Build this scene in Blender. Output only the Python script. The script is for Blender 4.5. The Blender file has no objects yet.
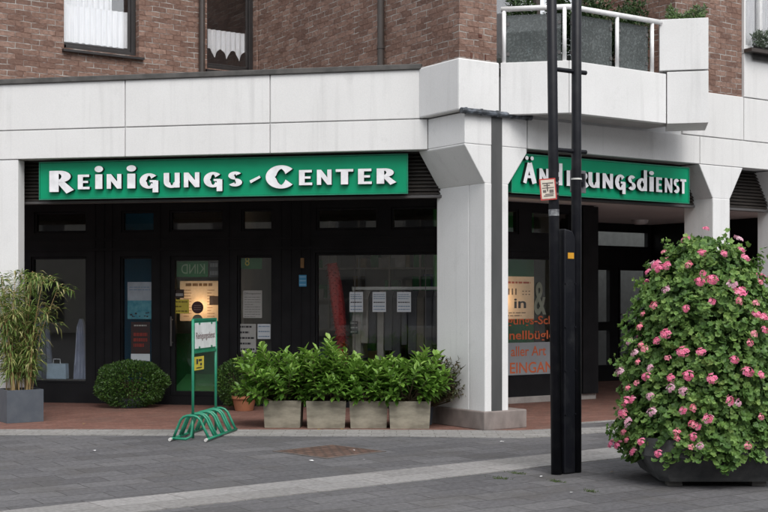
import bpy, bmesh, math, random
from mathutils import Vector, Matrix
random.seed(7)
S = bpy.context.scene
COL = S.collection
# ------------------------------------------------------------------ camera
EYE, FOC, HOR = 1.6, 1250.0, 300.0
cd = bpy.data.cameras.new('camera'); cam = bpy.data.objects.new('camera', cd); COL.objects.link(cam)
cam.location = (0, 0, EYE); cam.rotation_euler = (math.radians(90), 0, 0)
cd.sensor_width = 36; cd.lens = FOC / 768 * 36; cd.shift_y = (HOR - 256) / 768
cd.clip_start = 0.1; cd.clip_end = 3000
S.camera = cam
# ------------------------------------------------------------------ light
SUN_EL, SUN_AZ = 52, 160          # azimuth measured clockwise from +Y
w = bpy.data.worlds.new('World'); S.world = w; w.use_nodes = True
nt = w.node_tree; nt.nodes.clear()
sky = nt.nodes.new('ShaderNodeTexSky'); sky.sky_type = 'NISHITA'; sky.sun_disc = False
sky.sun_elevation = math.radians(SUN_EL); sky.sun_rotation = math.radians(SUN_AZ)
sky.air_density = 1.0; sky.dust_density = 2.0; sky.ozone_density = 1.0
hs = nt.nodes.new('ShaderNodeHueSaturation'); hs.inputs['Saturation'].default_value = 0.18
bg = nt.nodes.new('ShaderNodeBackground'); bg.inputs['Strength'].default_value = 0.11
wo = nt.nodes.new('ShaderNodeOutputWorld')
nt.links.new(sky.outputs[0], hs.inputs['Color']); nt.links.new(hs.outputs[0], bg.inputs[0]); nt.links.new(bg.outputs[0], wo.inputs[0])
sd = bpy.data.lights.new('sun', 'SUN'); sd.energy = 0.9; sd.angle = math.radians(35); sd.color = (1, .97, .93)
so = bpy.data.objects.new('sun', sd); COL.objects.link(so)
az, el = math.radians(SUN_AZ), math.radians(SUN_EL)
sdir = Vector((math.sin(az) * math.cos(el), math.cos(az) * math.cos(el), math.sin(el)))
so.rotation_euler = sdir.to_track_quat('Z', 'Y').to_euler()
S.view_settings.view_transform = 'Standard'; S.view_settings.look = 'None'
S.view_settings.exposure = 1.18; S.view_settings.gamma = 1; S.view_settings.use_curve_mapping = False
S.render.engine = 'CYCLES'

# ------------------------------------------------------------------ frames
class Fr:
    def __init__(s, o, ax, ay):
        s.o = Vector(o); s.ax = Vector(ax); s.ay = Vector(ay)
        s.det = s.ax.x * s.ay.y - s.ax.y * s.ay.x
    def f(s, a, b): return s.o + s.ax * a + s.ay * b
    def p(s, a, b, z): v = s.f(a, b); return Vector((v.x, v.y, z))
cr, sr = math.cos(math.radians(33.75)), math.sin(math.radians(33.75))
cl, sl = math.cos(math.radians(11.25)), math.sin(math.radians(11.25))
FR = Fr((1.236, 15.3), (cr, sr), (-sr, cr))          # right front of the corner building
FL = Fr((.458, 15.77), (-cl, sl), (sl, cl))          # left front (first axis runs left)
W = Fr((0, 0), (1, 0), (0, 1))
def AP(fr, px, b):
    o = fr.f(0, b); k = (px - 384) / FOC
    return (k * o.y - o.x) / (fr.ax.x - k * fr.ax.y)
def ZP(fr, a, b, py): return EYE + (HOR - py) / FOC * fr.f(a, b).y
def GP(px, py):
    Y = EYE * FOC / (py - HOR); return ((px - 384) / FOC * Y, Y)

# ------------------------------------------------------------------ mesh builder
class MB:
    def __init__(s): s.v = []; s.f = []; s.uv = []; s.m = []
    def poly(s, pts, uvs=None, m=0):
        i = len(s.v); s.v += [Vector(p) for p in pts]
        s.f.append(list(range(i, i + len(pts)))); s.m.append(m)
        s.uv.append(uvs or [(p[0], p[1]) for p in pts])
    def box(s, fr, a0, a1, b0, b1, z0, z1, m=0):
        if a1 < a0: a0, a1 = a1, a0
        if b1 < b0: b0, b1 = b1, b0
        if z1 < z0: z0, z1 = z1, z0
        c = [(a, b, z) for z in (z0, z1) for b in (b0, b1) for a in (a0, a1)]
        i = len(s.v); s.v += [fr.p(*k) for k in c]
        for q, ax in (((0, 2, 3, 1), 'z'), ((4, 5, 7, 6), 'z'), ((0, 1, 5, 4), 'b'), ((2, 6, 7, 3), 'b'), ((0, 4, 6, 2), 'a'), ((1, 3, 7, 5), 'a')):
            u = [(c[k][0], c[k][1]) if ax == 'z' else (c[k][0], c[k][2]) if ax == 'b' else (c[k][1], c[k][2]) for k in q]
            q = [i + k for k in q]
            if fr.det < 0: q = q[::-1]; u = u[::-1]
            s.f.append(q); s.uv.append(u); s.m.append(m)
        return s
    def prism(s, fr, prof, b0, b1, m=0, mode='az'):
        # profile in (a,z) extruded along b   or profile in (a,b) extruded along z (mode 'ab')
        n = len(prof)
        P = (lambda q, e: fr.p(q[0], e, q[1])) if mode == 'az' else (lambda q, e: fr.p(q[0], q[1], e))
        i = len(s.v); s.v += [P(q, b0) for q in prof] + [P(q, b1) for q in prof]
        s.f.append([i + k for k in range(n)][::-1]); s.uv.append([tuple(prof[k]) for k in range(n)][::-1]); s.m.append(m)
        s.f.append([i + n + k for k in range(n)]); s.uv.append([tuple(q) for q in prof]); s.m.append(m)
        L = 0
        for k in range(n):
            j = (k + 1) % n; d = math.dist(prof[k], prof[j])
            s.f.append([i + k, i + j, i + n + j, i + n + k]); s.uv.append([(L, b0), (L + d, b0), (L + d, b1), (L, b1)]); s.m.append(m); L += d
        return s
    def tube(s, pts, r, n=10, caps=True, m=0):
        pts = [Vector(p) for p in pts]; rs = r if isinstance(r, (list, tuple)) else [r] * len(pts)
        i = len(s.v); t0 = (pts[1] - pts[0]).normalized()
        u = t0.orthogonal().normalized()
        for k, p in enumerate(pts):
            t = (pts[min(k + 1, len(pts) - 1)] - pts[max(k - 1, 0)]).normalized()
            u = (u - t * u.dot(t)).normalized(); b = t.cross(u)
            for j in range(n):
                a = 2 * math.pi * j / n; s.v.append(p + (u * math.cos(a) + b * math.sin(a)) * rs[k])
        for k in range(len(pts) - 1):
            for j in range(n):
                q = [i + k * n + j, i + k * n + (j + 1) % n, i + (k + 1) * n + (j + 1) % n, i + (k + 1) * n + j]
                s.f.append(q); s.uv.append([(0, 0)] * 4); s.m.append(m)
        if caps:
            s.f.append([i + j for j in range(n)][::-1]); s.uv.append([(0, 0)] * n); s.m.append(m)
            e = i + (len(pts) - 1) * n
            s.f.append([e + j for j in range(n)]); s.uv.append([(0, 0)] * n); s.m.append(m)
        return s
    def lathe(s, c, prof, n=24, m=0):
        c = Vector(c); i = len(s.v)
        for r, z in prof:
            for j in range(n):
                a = 2 * math.pi * j / n; s.v.append(c + Vector((r * math.cos(a), r * math.sin(a), z)))
        for k in range(len(prof) - 1):
            for j in range(n):
                s.f.append([i + k * n + j, i + k * n + (j + 1) % n, i + (k + 1) * n + (j + 1) % n, i + (k + 1) * n + j])
                s.uv.append([(0, 0)] * 4); s.m.append(m)
        return s
    def build(s, name, mats, parent=None, smooth=False, bevel=0, org=None):
        me = bpy.data.meshes.new(name)
        o = bpy.data.objects.new(name, me); COL.objects.link(o)
        if parent is not None:
            O = ORG[parent.name]; o.parent = parent
        else:
            if org is None:
                xs = [v.x for v in s.v]; ys = [v.y for v in s.v]
                org = Vector(((min(xs) + max(xs)) / 2, (min(ys) + max(ys)) / 2, min(v.z for v in s.v)))
            O = Vector(org); o.location = O
        ORG[o.name] = O
        me.from_pydata([v - O for v in s.v], [], s.f)
        ul = me.uv_layers.new(name='UVMap'); k = 0; buf = []
        for u in s.uv:
            for c in u: buf += [c[0], c[1]]
        ul.data.foreach_set('uv', buf)
        for m in (mats if isinstance(mats, (list, tuple)) else [mats]): me.materials.append(m)
        me.polygons.foreach_set('material_index', s.m)
        if smooth: me.polygons.foreach_set('use_smooth', [True] * len(s.f))
        me.update()
        if bevel:
            b = o.modifiers.new('bevel', 'BEVEL'); b.width = bevel; b.segments = 2; b.limit_method = 'ANGLE'; b.harden_normals = False
        return o
ORG = {}
def thing(name, label, cat, loc, group=None):
    o = bpy.data.objects.new(name, None); COL.objects.link(o); o.location = loc; o.empty_display_size = .2
    ORG[o.name] = Vector(loc); return tag(o, label, cat, group)
def tag(o, label, cat, group=None):
    o['label'] = label; o['category'] = cat
    if group: o['group'] = group
    return o
def struct(o): o['kind'] = 'structure'; return o

# ------------------------------------------------------------------ materials
def lnk(nt, a, b): nt.links.new(a, b)
def base_nodes(name):
    m = bpy.data.materials.new(name); m.use_nodes = True
    return m, m.node_tree, m.node_tree.nodes['Principled BSDF']
def ramp(nt, fac, stops):
    r = nt.nodes.new('ShaderNodeValToRGB'); e = r.color_ramp.elements
    while len(e) < len(stops): e.new(.5)
    for k, (p, c) in enumerate(stops): e[k].position = p; e[k].color = (*c, 1)
    lnk(nt, fac, r.inputs[0]); return r.outputs[0]
def noise(nt, scale, detail=4, coord='Object', stretch=None, rough=.55):
    tc = nt.nodes.new('ShaderNodeTexCoord'); v = tc.outputs[coord]
    if stretch:
        mp = nt.nodes.new('ShaderNodeMapping'); mp.inputs['Scale'].default_value = stretch; lnk(nt, v, mp.inputs[0]); v = mp.outputs[0]
    n = nt.nodes.new('ShaderNodeTexNoise'); n.inputs['Scale'].default_value = scale; n.inputs['Detail'].default_value = detail
    n.inputs['Roughness'].default_value = rough; lnk(nt, v, n.inputs['Vector']); return n.outputs['Fac']
def mixc(nt, fac, a, b, mode='MIX'):
    x = nt.nodes.new('ShaderNodeMix'); x.data_type = 'RGBA'; x.blend_type = mode
    if isinstance(fac, (int, float)): x.inputs[0].default_value = fac
    else: lnk(nt, fac, x.inputs[0])
    for k, c in ((6, a), (7, b)):
        if isinstance(c, tuple): x.inputs[k].default_value = (*c, 1)
        else: lnk(nt, c, x.inputs[k])
    return x.outputs[2]
def bump(nt, P, h, strength=.3, dist=.01):
    b = nt.nodes.new('ShaderNodeBump'); b.inputs['Strength'].default_value = strength; b.inputs['Distance'].default_value = dist
    lnk(nt, h, b.inputs['Height']); lnk(nt, b.outputs[0], P.inputs['Normal'])
def pm(name, c1, c2=None, scale=8, rough=.6, bmp=0, metal=0, stretch=None, spec=.5, det=5, lo=.35, hi=.65):
    m, nt, P = base_nodes(name)
    P.inputs['Roughness'].default_value = rough; P.inputs['Metallic'].default_value = metal
    P.inputs['Specular IOR Level'].default_value = spec
    c2 = c2 or tuple(x * .82 for x in c1)
    n = noise(nt, scale, det, stretch=stretch)
    lnk(nt, ramp(nt, n, [(lo, c1), (hi, c2)]), P.inputs['Base Color'])
    if bmp: bump(nt, P, noise(nt, scale * 4, 6), bmp, .01)
    return m
def brickmat(name, c1, c2, c3, mortar, bw, bh, ms, rough=.9, bmp=.5, warp=.01, stain=None, mvar=None, spots=False):
    m, nt, P = base_nodes(name); P.inputs['Roughness'].default_value = rough; P.inputs['Specular IOR Level'].default_value = .25
    tc = nt.nodes.new('ShaderNodeTexCoord')
    nz = nt.nodes.new('ShaderNodeTexNoise'); nz.inputs['Scale'].default_value = 6; lnk(nt, tc.outputs['UV'], nz.inputs['Vector'])
    sub = nt.nodes.new('ShaderNodeVectorMath'); sub.operation = 'SUBTRACT'; lnk(nt, nz.outputs['Color'], sub.inputs[0]); sub.inputs[1].default_value = (.5, .5, .5)
    ma = nt.nodes.new('ShaderNodeVectorMath'); ma.operation = 'MULTIPLY_ADD'; lnk(nt, sub.outputs[0], ma.inputs[0]); ma.inputs[1].default_value = (warp, warp, 0); lnk(nt, tc.outputs['UV'], ma.inputs[2])
    b = nt.nodes.new('ShaderNodeTexBrick'); lnk(nt, ma.outputs[0], b.inputs['Vector'])
    b.inputs['Scale'].default_value = 1; b.inputs['Brick Width'].default_value = bw; b.inputs['Row Height'].default_value = bh
    b.inputs['Mortar Size'].default_value = ms; b.inputs['Mortar Smooth'].default_value = .3; b.inputs['Bias'].default_value = 0
    b.inputs['Color1'].default_value = (0, 0, 0, 1); b.inputs['Color2'].default_value = (1, 1, 1, 1); b.inputs['Mortar'].default_value = (.5, .5, .5, 1)
    col = ramp(nt, b.outputs['Color'], [(0, c1), (.5, c2), (1, c3)])
    n2 = noise(nt, 22, 6, 'UV'); col = mixc(nt, .55, col, ramp(nt, n2, [(.3, (.45, .45, .45)), (.7, (1.25, 1.25, 1.25))]), 'MULTIPLY')
    n3 = noise(nt, .7, 4, 'UV'); col = mixc(nt, .5, col, ramp(nt, n3, [(.3, (.72, .72, .74)), (.7, (1.15, 1.12, 1.1))]), 'MULTIPLY')
    if spots:
        vo = nt.nodes.new('ShaderNodeTexVoronoi'); vo.inputs['Scale'].default_value = 2.6; lnk(nt, tc.outputs['UV'], vo.inputs['Vector'])
        col = mixc(nt, ramp(nt, vo.outputs['Distance'], [(.035, (.6, .6, .6)), (.05, (0, 0, 0))]), col, tuple(x * 1.55 for x in c2))
        vo = nt.nodes.new('ShaderNodeTexVoronoi'); vo.inputs['Scale'].default_value = 1.7; lnk(nt, tc.outputs['UV'], vo.inputs['Vector'])
        col = mixc(nt, ramp(nt, vo.outputs['Distance'], [(.02, (.7, .7, .7)), (.045, (0, 0, 0))]), col, tuple(x * .55 for x in c2))
    if stain:
        n4 = noise(nt, 1.6, 8, 'UV'); col = mixc(nt, ramp(nt, n4, [(.5, (0, 0, 0)), (.72, (.6, .6, .6))]), col, stain)
    mo = mortar
    if mvar: mo = ramp(nt, noise(nt, 5, 3, 'UV'), [(.42, mvar), (.62, mortar)])
    col = mixc(nt, b.outputs['Fac'], col, mo)
    lnk(nt, col, P.inputs['Base Color'])
    h = mixc(nt, .35, b.outputs['Fac'], n2)
    iv = nt.nodes.new('ShaderNodeMath'); iv.operation = 'MULTIPLY_ADD'; lnk(nt, b.outputs['Fac'], iv.inputs[0]); iv.inputs[1].default_value = -1; lnk(nt, n2, iv.inputs[2])
    bump(nt, P, iv.outputs[0], bmp, .012)
    return m
def glassmat(name, tint=(.93, .96, .95), dirt=0.0, refl=1.0, dirtcol=(.5, .52, .5), dscale=3):
    m = bpy.data.materials.new(name); m.use_nodes = True; nt = m.node_tree; nt.nodes.clear()
    out = nt.nodes.new('ShaderNodeOutputMaterial'); tr = nt.nodes.new('ShaderNodeBsdfTransparent'); tr.inputs[0].default_value = (*tint, 1)
    gl = nt.nodes.new('ShaderNodeBsdfGlossy'); gl.inputs['Roughness'].default_value = .015
    fr = nt.nodes.new('ShaderNodeFresnel'); fr.inputs[0].default_value = 1.52
    ge = nt.nodes.new('ShaderNodeNewGeometry'); io = nt.nodes.new('ShaderNodeMapRange'); io.inputs['To Min'].default_value = 1.52; io.inputs['To Max'].default_value = 1 / 1.52
    lnk(nt, ge.outputs['Backfacing'], io.inputs['Value']); lnk(nt, io.outputs[0], fr.inputs[0])
    mu = nt.nodes.new('ShaderNodeMath'); mu.operation = 'MULTIPLY'; mu.inputs[1].default_value = refl; mu.use_clamp = True; lnk(nt, fr.outputs[0], mu.inputs[0])
    mx = nt.nodes.new('ShaderNodeMixShader'); lnk(nt, mu.outputs[0], mx.inputs[0])
    base = tr.outputs[0]
    if dirt:
        df = nt.nodes.new('ShaderNodeBsdfDiffuse')
        sp = noise(nt, dscale * 9, 6); lnk(nt, ramp(nt, sp, [(.5, dirtcol), (.62, tuple(min(1, c * 1.6) for c in dirtcol))]), df.inputs[0])
        m2 = nt.nodes.new('ShaderNodeMixShader')
        n = noise(nt, dscale, 5); lnk(nt, ramp(nt, n, [(.35, (dirt * .8,) * 3), (.7, (min(1, dirt * 1.15),) * 3)]), m2.inputs[0])
        lnk(nt, tr.outputs[0], m2.inputs[1]); lnk(nt, df.outputs[0], m2.inputs[2]); base = m2.outputs[0]
    lnk(nt, base, mx.inputs[1]); lnk(nt, gl.outputs[0], mx.inputs[2]); lnk(nt, mx.outputs[0], out.inputs[0])
    return m
def leafmat(name, stops, rough=.45, trans=.25, nscale=14, spec=.4):
    m, nt, P = base_nodes(name); P.inputs['Roughness'].default_value = rough; P.inputs['Specular IOR Level'].default_value = spec
    uv = nt.nodes.new('ShaderNodeUVMap'); sp = nt.nodes.new('ShaderNodeSeparateXYZ'); lnk(nt, uv.outputs[0], sp.inputs[0])
    n = noise(nt, nscale, 3)
    ad = nt.nodes.new('ShaderNodeMath'); ad.operation = 'MULTIPLY_ADD'; lnk(nt, n, ad.inputs[0]); ad.inputs[1].default_value = .4
    s2 = nt.nodes.new('ShaderNodeMath'); s2.operation = 'MULTIPLY_ADD'; lnk(nt, sp.outputs[0], s2.inputs[0]); s2.inputs[1].default_value = .8; s2.inputs[2].default_value = -.1
    lnk(nt, s2.outputs[0], ad.inputs[2])
    col = ramp(nt, ad.outputs[0], stops); lnk(nt, col, P.inputs['Base Color'])
    tl = nt.nodes.new('ShaderNodeBsdfTranslucent'); lnk(nt, col, tl.inputs[0])
    mx = nt.nodes.new('ShaderNodeMixShader'); mx.inputs[0].default_value = trans
    out = nt.nodes['Material Output']; lnk(nt, P.outputs[0], mx.inputs[1]); lnk(nt, tl.outputs[0], mx.inputs[2]); lnk(nt, mx.outputs[0], out.inputs[0])
    return m
M = {}
def panelmat(name, c1, c2):
    m, nt, P = base_nodes(name); P.inputs['Roughness'].default_value = .6; P.inputs['Specular IOR Level'].default_value = .35
    c = ramp(nt, noise(nt, 1.2, 5), [(.3, c1), (.75, c2)])
    st = noise(nt, 9, 4, stretch=(1, 1, .06)); c = mixc(nt, ramp(nt, st, [(.54, (0, 0, 0)), (.78, (.55, .55, .55))]), c, tuple(x * .80 for x in c2))
    gr = noise(nt, 4, 9, rough=.7); c = mixc(nt, ramp(nt, gr, [(.58, (0, 0, 0)), (.72, (.45, .45, .45))]), c, tuple(x * .82 for x in c2))
    fine = noise(nt, 60, 4); c = mixc(nt, .25, c, ramp(nt, fine, [(.35, (.86, .86, .86)), (.65, (1.08, 1.08, 1.08))]), 'MULTIPLY')
    lnk(nt, c, P.inputs['Base Color']); bump(nt, P, fine, .08, .004); return m
M['white'] = panelmat('white_panel', (.69, .688, .682), (.64, .637, .63))
M['white2'] = panelmat('white_pillar', (.72, .72, .72), (.64, .64, .635))
M['joint'] = pm('joint_dark', (.10, .10, .10), rough=.9)
M['brick'] = brickmat('split_brick', (.165, .100, .079), (.222, .138, .108), (.285, .186, .148), (.38, .355, .33), .225, .077, .007, warp=.026, bmp=1.0, mvar=(.15, .085, .065))
M['flash'] = pm('dark_flashing', (.05, .048, .045), (.09, .085, .08), 6, .5)
M['pipe'] = pm('brown_pipe', (.055, .045, .04), rough=.4)
M['black'] = pm('black_frame', (.0065, .0065, .008), (.012, .012, .0138), 3, .6, spec=.2)
M['wframe'] = pm('window_frame_dark', (.016, .014, .014), (.024, .021, .021), 6, .45)
M['louvre'] = pm('louvre_brown', (.016, .012, .010), (.028, .022, .018), 5, .6)
M['trim'] = pm('grey_trim', (.10, .095, .095), rough=.5)
M['ceil'] = pm('arcade_ceiling', (.70, .70, .70), (.62, .62, .62), 1, .8)
M['strip'] = pm('dark_cover_strip', (.055, .057, .058), (.085, .085, .085), 2.5, .5, stretch=(1, 1, .3))
M['rail_d'] = pm('weathered_rail', (.03, .035, .042), (.14, .16, .19), 14, .5, lo=.45, hi=.7)
M['plinth'] = pm('granite_plinth', (.24, .205, .19), (.15, .128, .118), 5, .8, .2, stretch=(1, 1, .6))
M['plinth2'] = pm('light_kerb_stone', (.38, .35, .33), (.27, .25, .235), 5, .8, .2)
M['glass'] = glassmat('shop_glass', tint=(.96, .975, .97), refl=1.1)
M['glass_up'] = glassmat('upper_glass', tint=(.99, .99, .99), refl=3.2)
M['glass_b'] = glassmat('balcony_glass', tint=(.45, .5, .5), dirt=.55, dirtcol=(.13, .145, .145), dscale=4, refl=.9)
M['rail'] = pm('white_rail', (.86, .86, .86), rough=.35)
M['soffit'] = pm('balcony_soffit', (.40, .39, .38), (.33, .32, .31), 3, .8)
M['green'] = pm('sign_green', (.0, .28, .135), (.0, .24, .115), 2, .45, spec=.25)
M['letter'] = pm('letter_white', (.80, .80, .82), rough=.45)
M['ledge'] = pm('letter_side', (.006, .008, .008), rough=.6)
M['dark'] = pm('room_dark', (.035, .03, .028), (.05, .045, .04), 2, .9)
M['room'] = pm('room_wall', (.55, .52, .46), (.40, .38, .34), 1, .9)
M['roomg'] = pm('room_green', (.04, .30, .08), (.03, .2, .06), 1, .9)
M['curtain'] = pm('lace_curtain', (.92, .93, .95), (.80, .82, .86), 9, .8, stretch=(6, 6, .4))
M['room_up'] = pm('upper_room', (.10, .10, .11), rough=.9)
M['fwhite'] = pm('window_white', (.7, .7, .7), rough=.4)

# ground materials
M['paver'] = brickmat('grey_pavers', (.100, .099, .104), (.118, .117, .123), (.138, .137, .142), (.050, .048, .048), .60, .30, .0065, rough=.75, bmp=.2, warp=.006, stain=(.082, .077, .072), spots=True)
M['band'] = brickmat('light_pavers', (.23, .225, .22), (.26, .255, .25), (.29, .285, .28), (.14, .13, .125), .70, .34, .006, rough=.8, bmp=.12, warp=.006, stain=(.19, .185, .175))
M['kerb'] = brickmat('pale_strip', (.24, .235, .225), (.27, .265, .255), (.30, .295, .285), (.15, .14, .13), .30, .15, .006, rough=.85, bmp=.12, warp=.01, stain=(.19, .18, .165))
M['redpav'] = brickmat('red_clinker_paving', (.165, .082, .064), (.195, .098, .076), (.23, .12, .096), (.11, .08, .07), .20, .10, .005, rough=.8, bmp=.2, warp=.008, stain=(.13, .085, .07))

# ------------------------------------------------------------------ ground
def sheet(name, fr, pts, z, mat):
    mb = MB(); P = [fr.p(a, b, z) for a, b in pts]
    if fr.det < 0: P = P[::-1]; pts = pts[::-1]
    mb.poly(P, [tuple(q) for q in pts])
    if z > 0:
        n = len(P); D = Vector((0, 0, z + .01)); pp = [tuple(q) for q in pts]
        for k in range(n): j = (k + 1) % n; mb.poly([P[k], P[k] - D, P[j] - D, P[j]], [pp[k], pp[k], pp[j], pp[j]])
    o = mb.build(name, mat, org=(0, 0, 0)); return struct(o)
def toR(x, y):
    d = Vector((x, y)) - FR.o; return (d.dot(FR.ax), d.dot(FR.ay))
sheet('ground', FR, [(-400, -400), (400, -400), (400, 400), (-400, 400)], 0, M['paver'])
# red clinker under the arcade
red = [(-14, 15.45), (0, 15.36), (1.66, 15.27), (2.03, 15.44), (2.60, 16.22), (12, 22.5), (12, 30), (-14, 30)]
sheet('arcade_pavement', FR, [toR(*p) for p in red], .004, M['redpav'])
ke = [(-14, 14.95), (-4.6, 14.78), (.2, 14.61), (1.57, 14.44), (1.91, 14.58), (2.33, 14.87), (2.95, 15.22), (8, 18.6),
      (8, 19.3), (3.09, 15.93), (2.62, 15.60), (2.03, 15.44), (1.66, 15.27), (0, 15.36), (-14, 15.45)]
sheet('kerb_strip', W, ke, .008, M['kerb'])
sheet('kerb_line', FR, [(AP(FR, 580, -.02), -.02), (9, -.02), (9, .05), (AP(FR, 580, .05) , .05)], .012, M['kerb'])
dB = Vector((math.cos(math.radians(37.3)), math.sin(math.radians(37.3)))); FB = Fr((1.0, 12.40), dB, (-dB.y, dB.x))
sheet('paving_band', FB, [(-9, -.66), (9, -.66), (9, 0), (-9, 0)], .008, M['band'])

# ------------------------------------------------------------------ the building
B = thing('corner_building', 'corner building with red split brick upper floor, white panelled beam and black shopfront arcade', 'building', (1.236, 15.3, 0))
def part(mb, name, mat, parent=None, **k): return mb.build(name, mat, parent or B, **k)
def wall(mb, fr, a0, a1, b0, b1, z0, z1, holes):
    xs = sorted({a0, a1, *[h[0] for h in holes], *[h[1] for h in holes]}); xs = [x for x in xs if a0 <= x <= a1]
    for i in range(len(xs) - 1):
        x0, x1 = xs[i], xs[i + 1]; xm = (x0 + x1) / 2
        cuts = sorted([(h[2], h[3]) for h in holes if min(h[0], h[1]) < xm < max(h[0], h[1])]); z = z0
        for c0, c1 in cuts:
            if c0 > z + 1e-5: mb.box(fr, x0, x1, b0, b1, z, c0)
            z = c1
        if z < z1: mb.box(fr, x0, x1, b0, b1, z, z1)
ZB, ZJ, ZT = 3.50, 3.887, 4.51    # beam bottom, panel joint, beam top
G = .007
TU, TLW = -.40, -.31              # left corner of upper and lower parts of the corner block
def sL(t):  # depth at which the corner block's side meets the left front plane
    o = FR.f(t, 0) - FL.o; return -o.dot(FL.ay) / FR.ay.dot(FL.ay)
sU, sW = sL(TU), sL(TLW)
# left beam panels
qs = [-.09, AP(FL, 270, 0), AP(FL, 125, 0), 7.6, 9.4]
mb = MB()
for i in range(len(qs) - 1):
    for z0, z1 in ((ZB, ZJ), (ZJ, ZT)):
        mb.box(FL, qs[i] + (G if i else 0), qs[i + 1] - G, 0, .12, z0 + (G if z0 == ZJ else 0), z1 - (G if z1 == ZJ else 0))
part(mb, 'beam_panel', M['white'], bevel=.006)
mb = MB(); mb.box(FL, .02, 9.4, .03, .34, ZB + .012, ZT - .01); part(mb, 'beam_core', M['ceil'])
mb = MB(); mb.box(FL, -.02, 9.4, -.03, .16, ZT, ZT + .07); part(mb, 'roof_edge', M['flash'], bevel=.008)
# corner block, upper and lower panels
mb = MB()
mb.box(FR, TU, .23, 0, sU, ZJ + G, ZT + .02)
part(mb, 'corner_panel', M['white2'], bevel=.02)
mb = MB(); mb.box(FR, TLW, .67, .0, sW + .02, ZB, ZJ - G)
prof = [(TLW, ZB), (.67, ZB), (.67, 3.44), (.37, 3.03), (0, 3.03), (TLW, ZB - .02)]
mb.prism(FR, prof, 0.003, .96)
part(mb, 'pillar_bracket', M['white2'], bevel=.012)
# pillar (corner)
def pillar(t0, t1, depth, split=None):
    mb = MB()
    if split:
        mb.box(FR, t0, t1, 0, split - .004, 0, 3.035); mb.box(FR, t0, t1, split + .004, depth, 0, 3.035)
    else: mb.box(FR, t0, t1, 0, depth, 0, 3.035)
    return mb
part(pillar(0, .37, 1.0, .32), 'pillar', M['white2'], bevel=.012)
mb = MB(); mb.box(FR, .10, .26, -.012, .03, .235, 3.85); part(mb, 'cover_strip', M['strip'])
mb = MB(); mb.box(FR, -.035, .64, -.035, 1.25, 0, .235); part(mb, 'plinth', M['plinth'], bevel=.015)
mb = MB(); mb.tube([FR.p(-.40, -.045, 3.885), FR.p(.70, -.045, 3.885)], .037, 10); mb.box(FR, -.36, .66, -.05, -.005, 3.86, 3.90)
for k in range(5): mb.tube([FR.p(-.33 + k * .24, -.05, 3.845), FR.p(-.33 + k * .24, -.05, 3.925)], .02, 8)
part(mb, 'rain_rail', M['rail_d'], smooth=False)
# second and third pillar with brackets
for t0, t1, dp in ((4.073, 4.425, .54), (5.66, 6.02, .54), (9.8, 10.15, .54)):
    part(pillar(t0, t1, dp), 'pillar', M['white2'], bevel=.012)
    mb = MB(); mb.prism(FR, [(t0 - .28, ZB - .004), (t1 + .28, ZB - .004), (t1, 3.03), (t0, 3.03)], 0.002, dp); part(mb, 'pillar_bracket', M['white2'], bevel=.012)
    mb = MB(); mb.box(FR, t0 - .03, t1 + .03, -.035, dp + .03, 0, .235); part(mb, 'plinth', M['plinth'], bevel=.015)
# right beam
t7 = AP(FR, 700, 0); t74 = AP(FR, 744, 0)
mb = MB()
ts = [.68, t7, 7.2, 12]
for i in range(3): mb.box(FR, ts[i] + G, ts[i + 1] - G, .0, .12, ZB, ZJ - G)
ts = [t7 - .35, t74, 7.2, 12]
for i in range(3): mb.box(FR, ts[i] + G, ts[i + 1] - G, .0, .12, ZJ + G, ZT - (.0 if i == 0 else G))
mb.box(FR, t74 + G, 7.2 - G, 0, .12, ZT + G, 5.14); mb.box(FR, 7.2 + G, 12, 0, .12, ZT + G, 5.14)
part(mb, 'beam_panel', M['white'], bevel=.006)
mb = MB(); mb.box(FR, .3, 12, .03, .34, ZB + .012, ZT - .02); part(mb, 'beam_core', M['ceil'])
# louvre panels with grey trim behind the signs
def louvre(fr, a0, a1, b):
    mb = MB(); mb.box(fr, a0, a1, b + .03, b + .06, 2.95, ZB + .02); z = 2.97
    while z < ZB:
        mb.prism(Fr(fr.f(a0, 0), fr.ay, fr.ax), [(b + .03, z), (b, z - .012), (b, z + .004), (b + .03, z + .035)], 0, a1 - a0); z += .048
    part(mb, 'louvre', M['louvre'])
    mb = MB(); mb.box(fr, a0, a1, b - .02, b + .09, 2.915, 2.95); part(mb, 'louvre_trim', M['trim'], bevel=.004)
louvre(FL, -.35, 9.4, .34); louvre(FR, .40, 4.06, .34); louvre(FR, 4.44, 5.65, .34); louvre(FR, 6.03, 9.78, .34)
# left column
mb = MB(); mb.box(FL, 5.50, 6.2, .01, .20, 0, ZB - .005); part(mb, 'pillar', M['white2'], bevel=.012)
# arcade ceiling and roof
mb = MB(); mb.prism(W, [tuple(FL.f(9.4, .43)), tuple(FL.f(-.6, .43)), tuple(FR.f(.2, .43)), tuple(FR.f(12, .43)), tuple(FR.f(12, 6.4)), tuple(FR.f(4.5, 6.4)), tuple(FL.f(0, 7)), tuple(FL.f(9.4, 7))], 3.12, 3.2, mode='ab')
part(mb, 'arcade_ceiling', M['ceil'])
mb = MB(); mb.prism(W, [tuple(FL.f(9.4, .13)), tuple(FL.f(.02, .13)), tuple(FR.f(TU + .06, .06)), tuple(FR.f(12, .13)), tuple(FR.f(12, 6.3)), tuple(FR.f(4.5, 6.3)), tuple(FL.f(0, 8)), tuple(FL.f(9.4, 8))], 4.38, 4.48, mode='ab')
part(mb, 'roof_deck', M['flash'])
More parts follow.
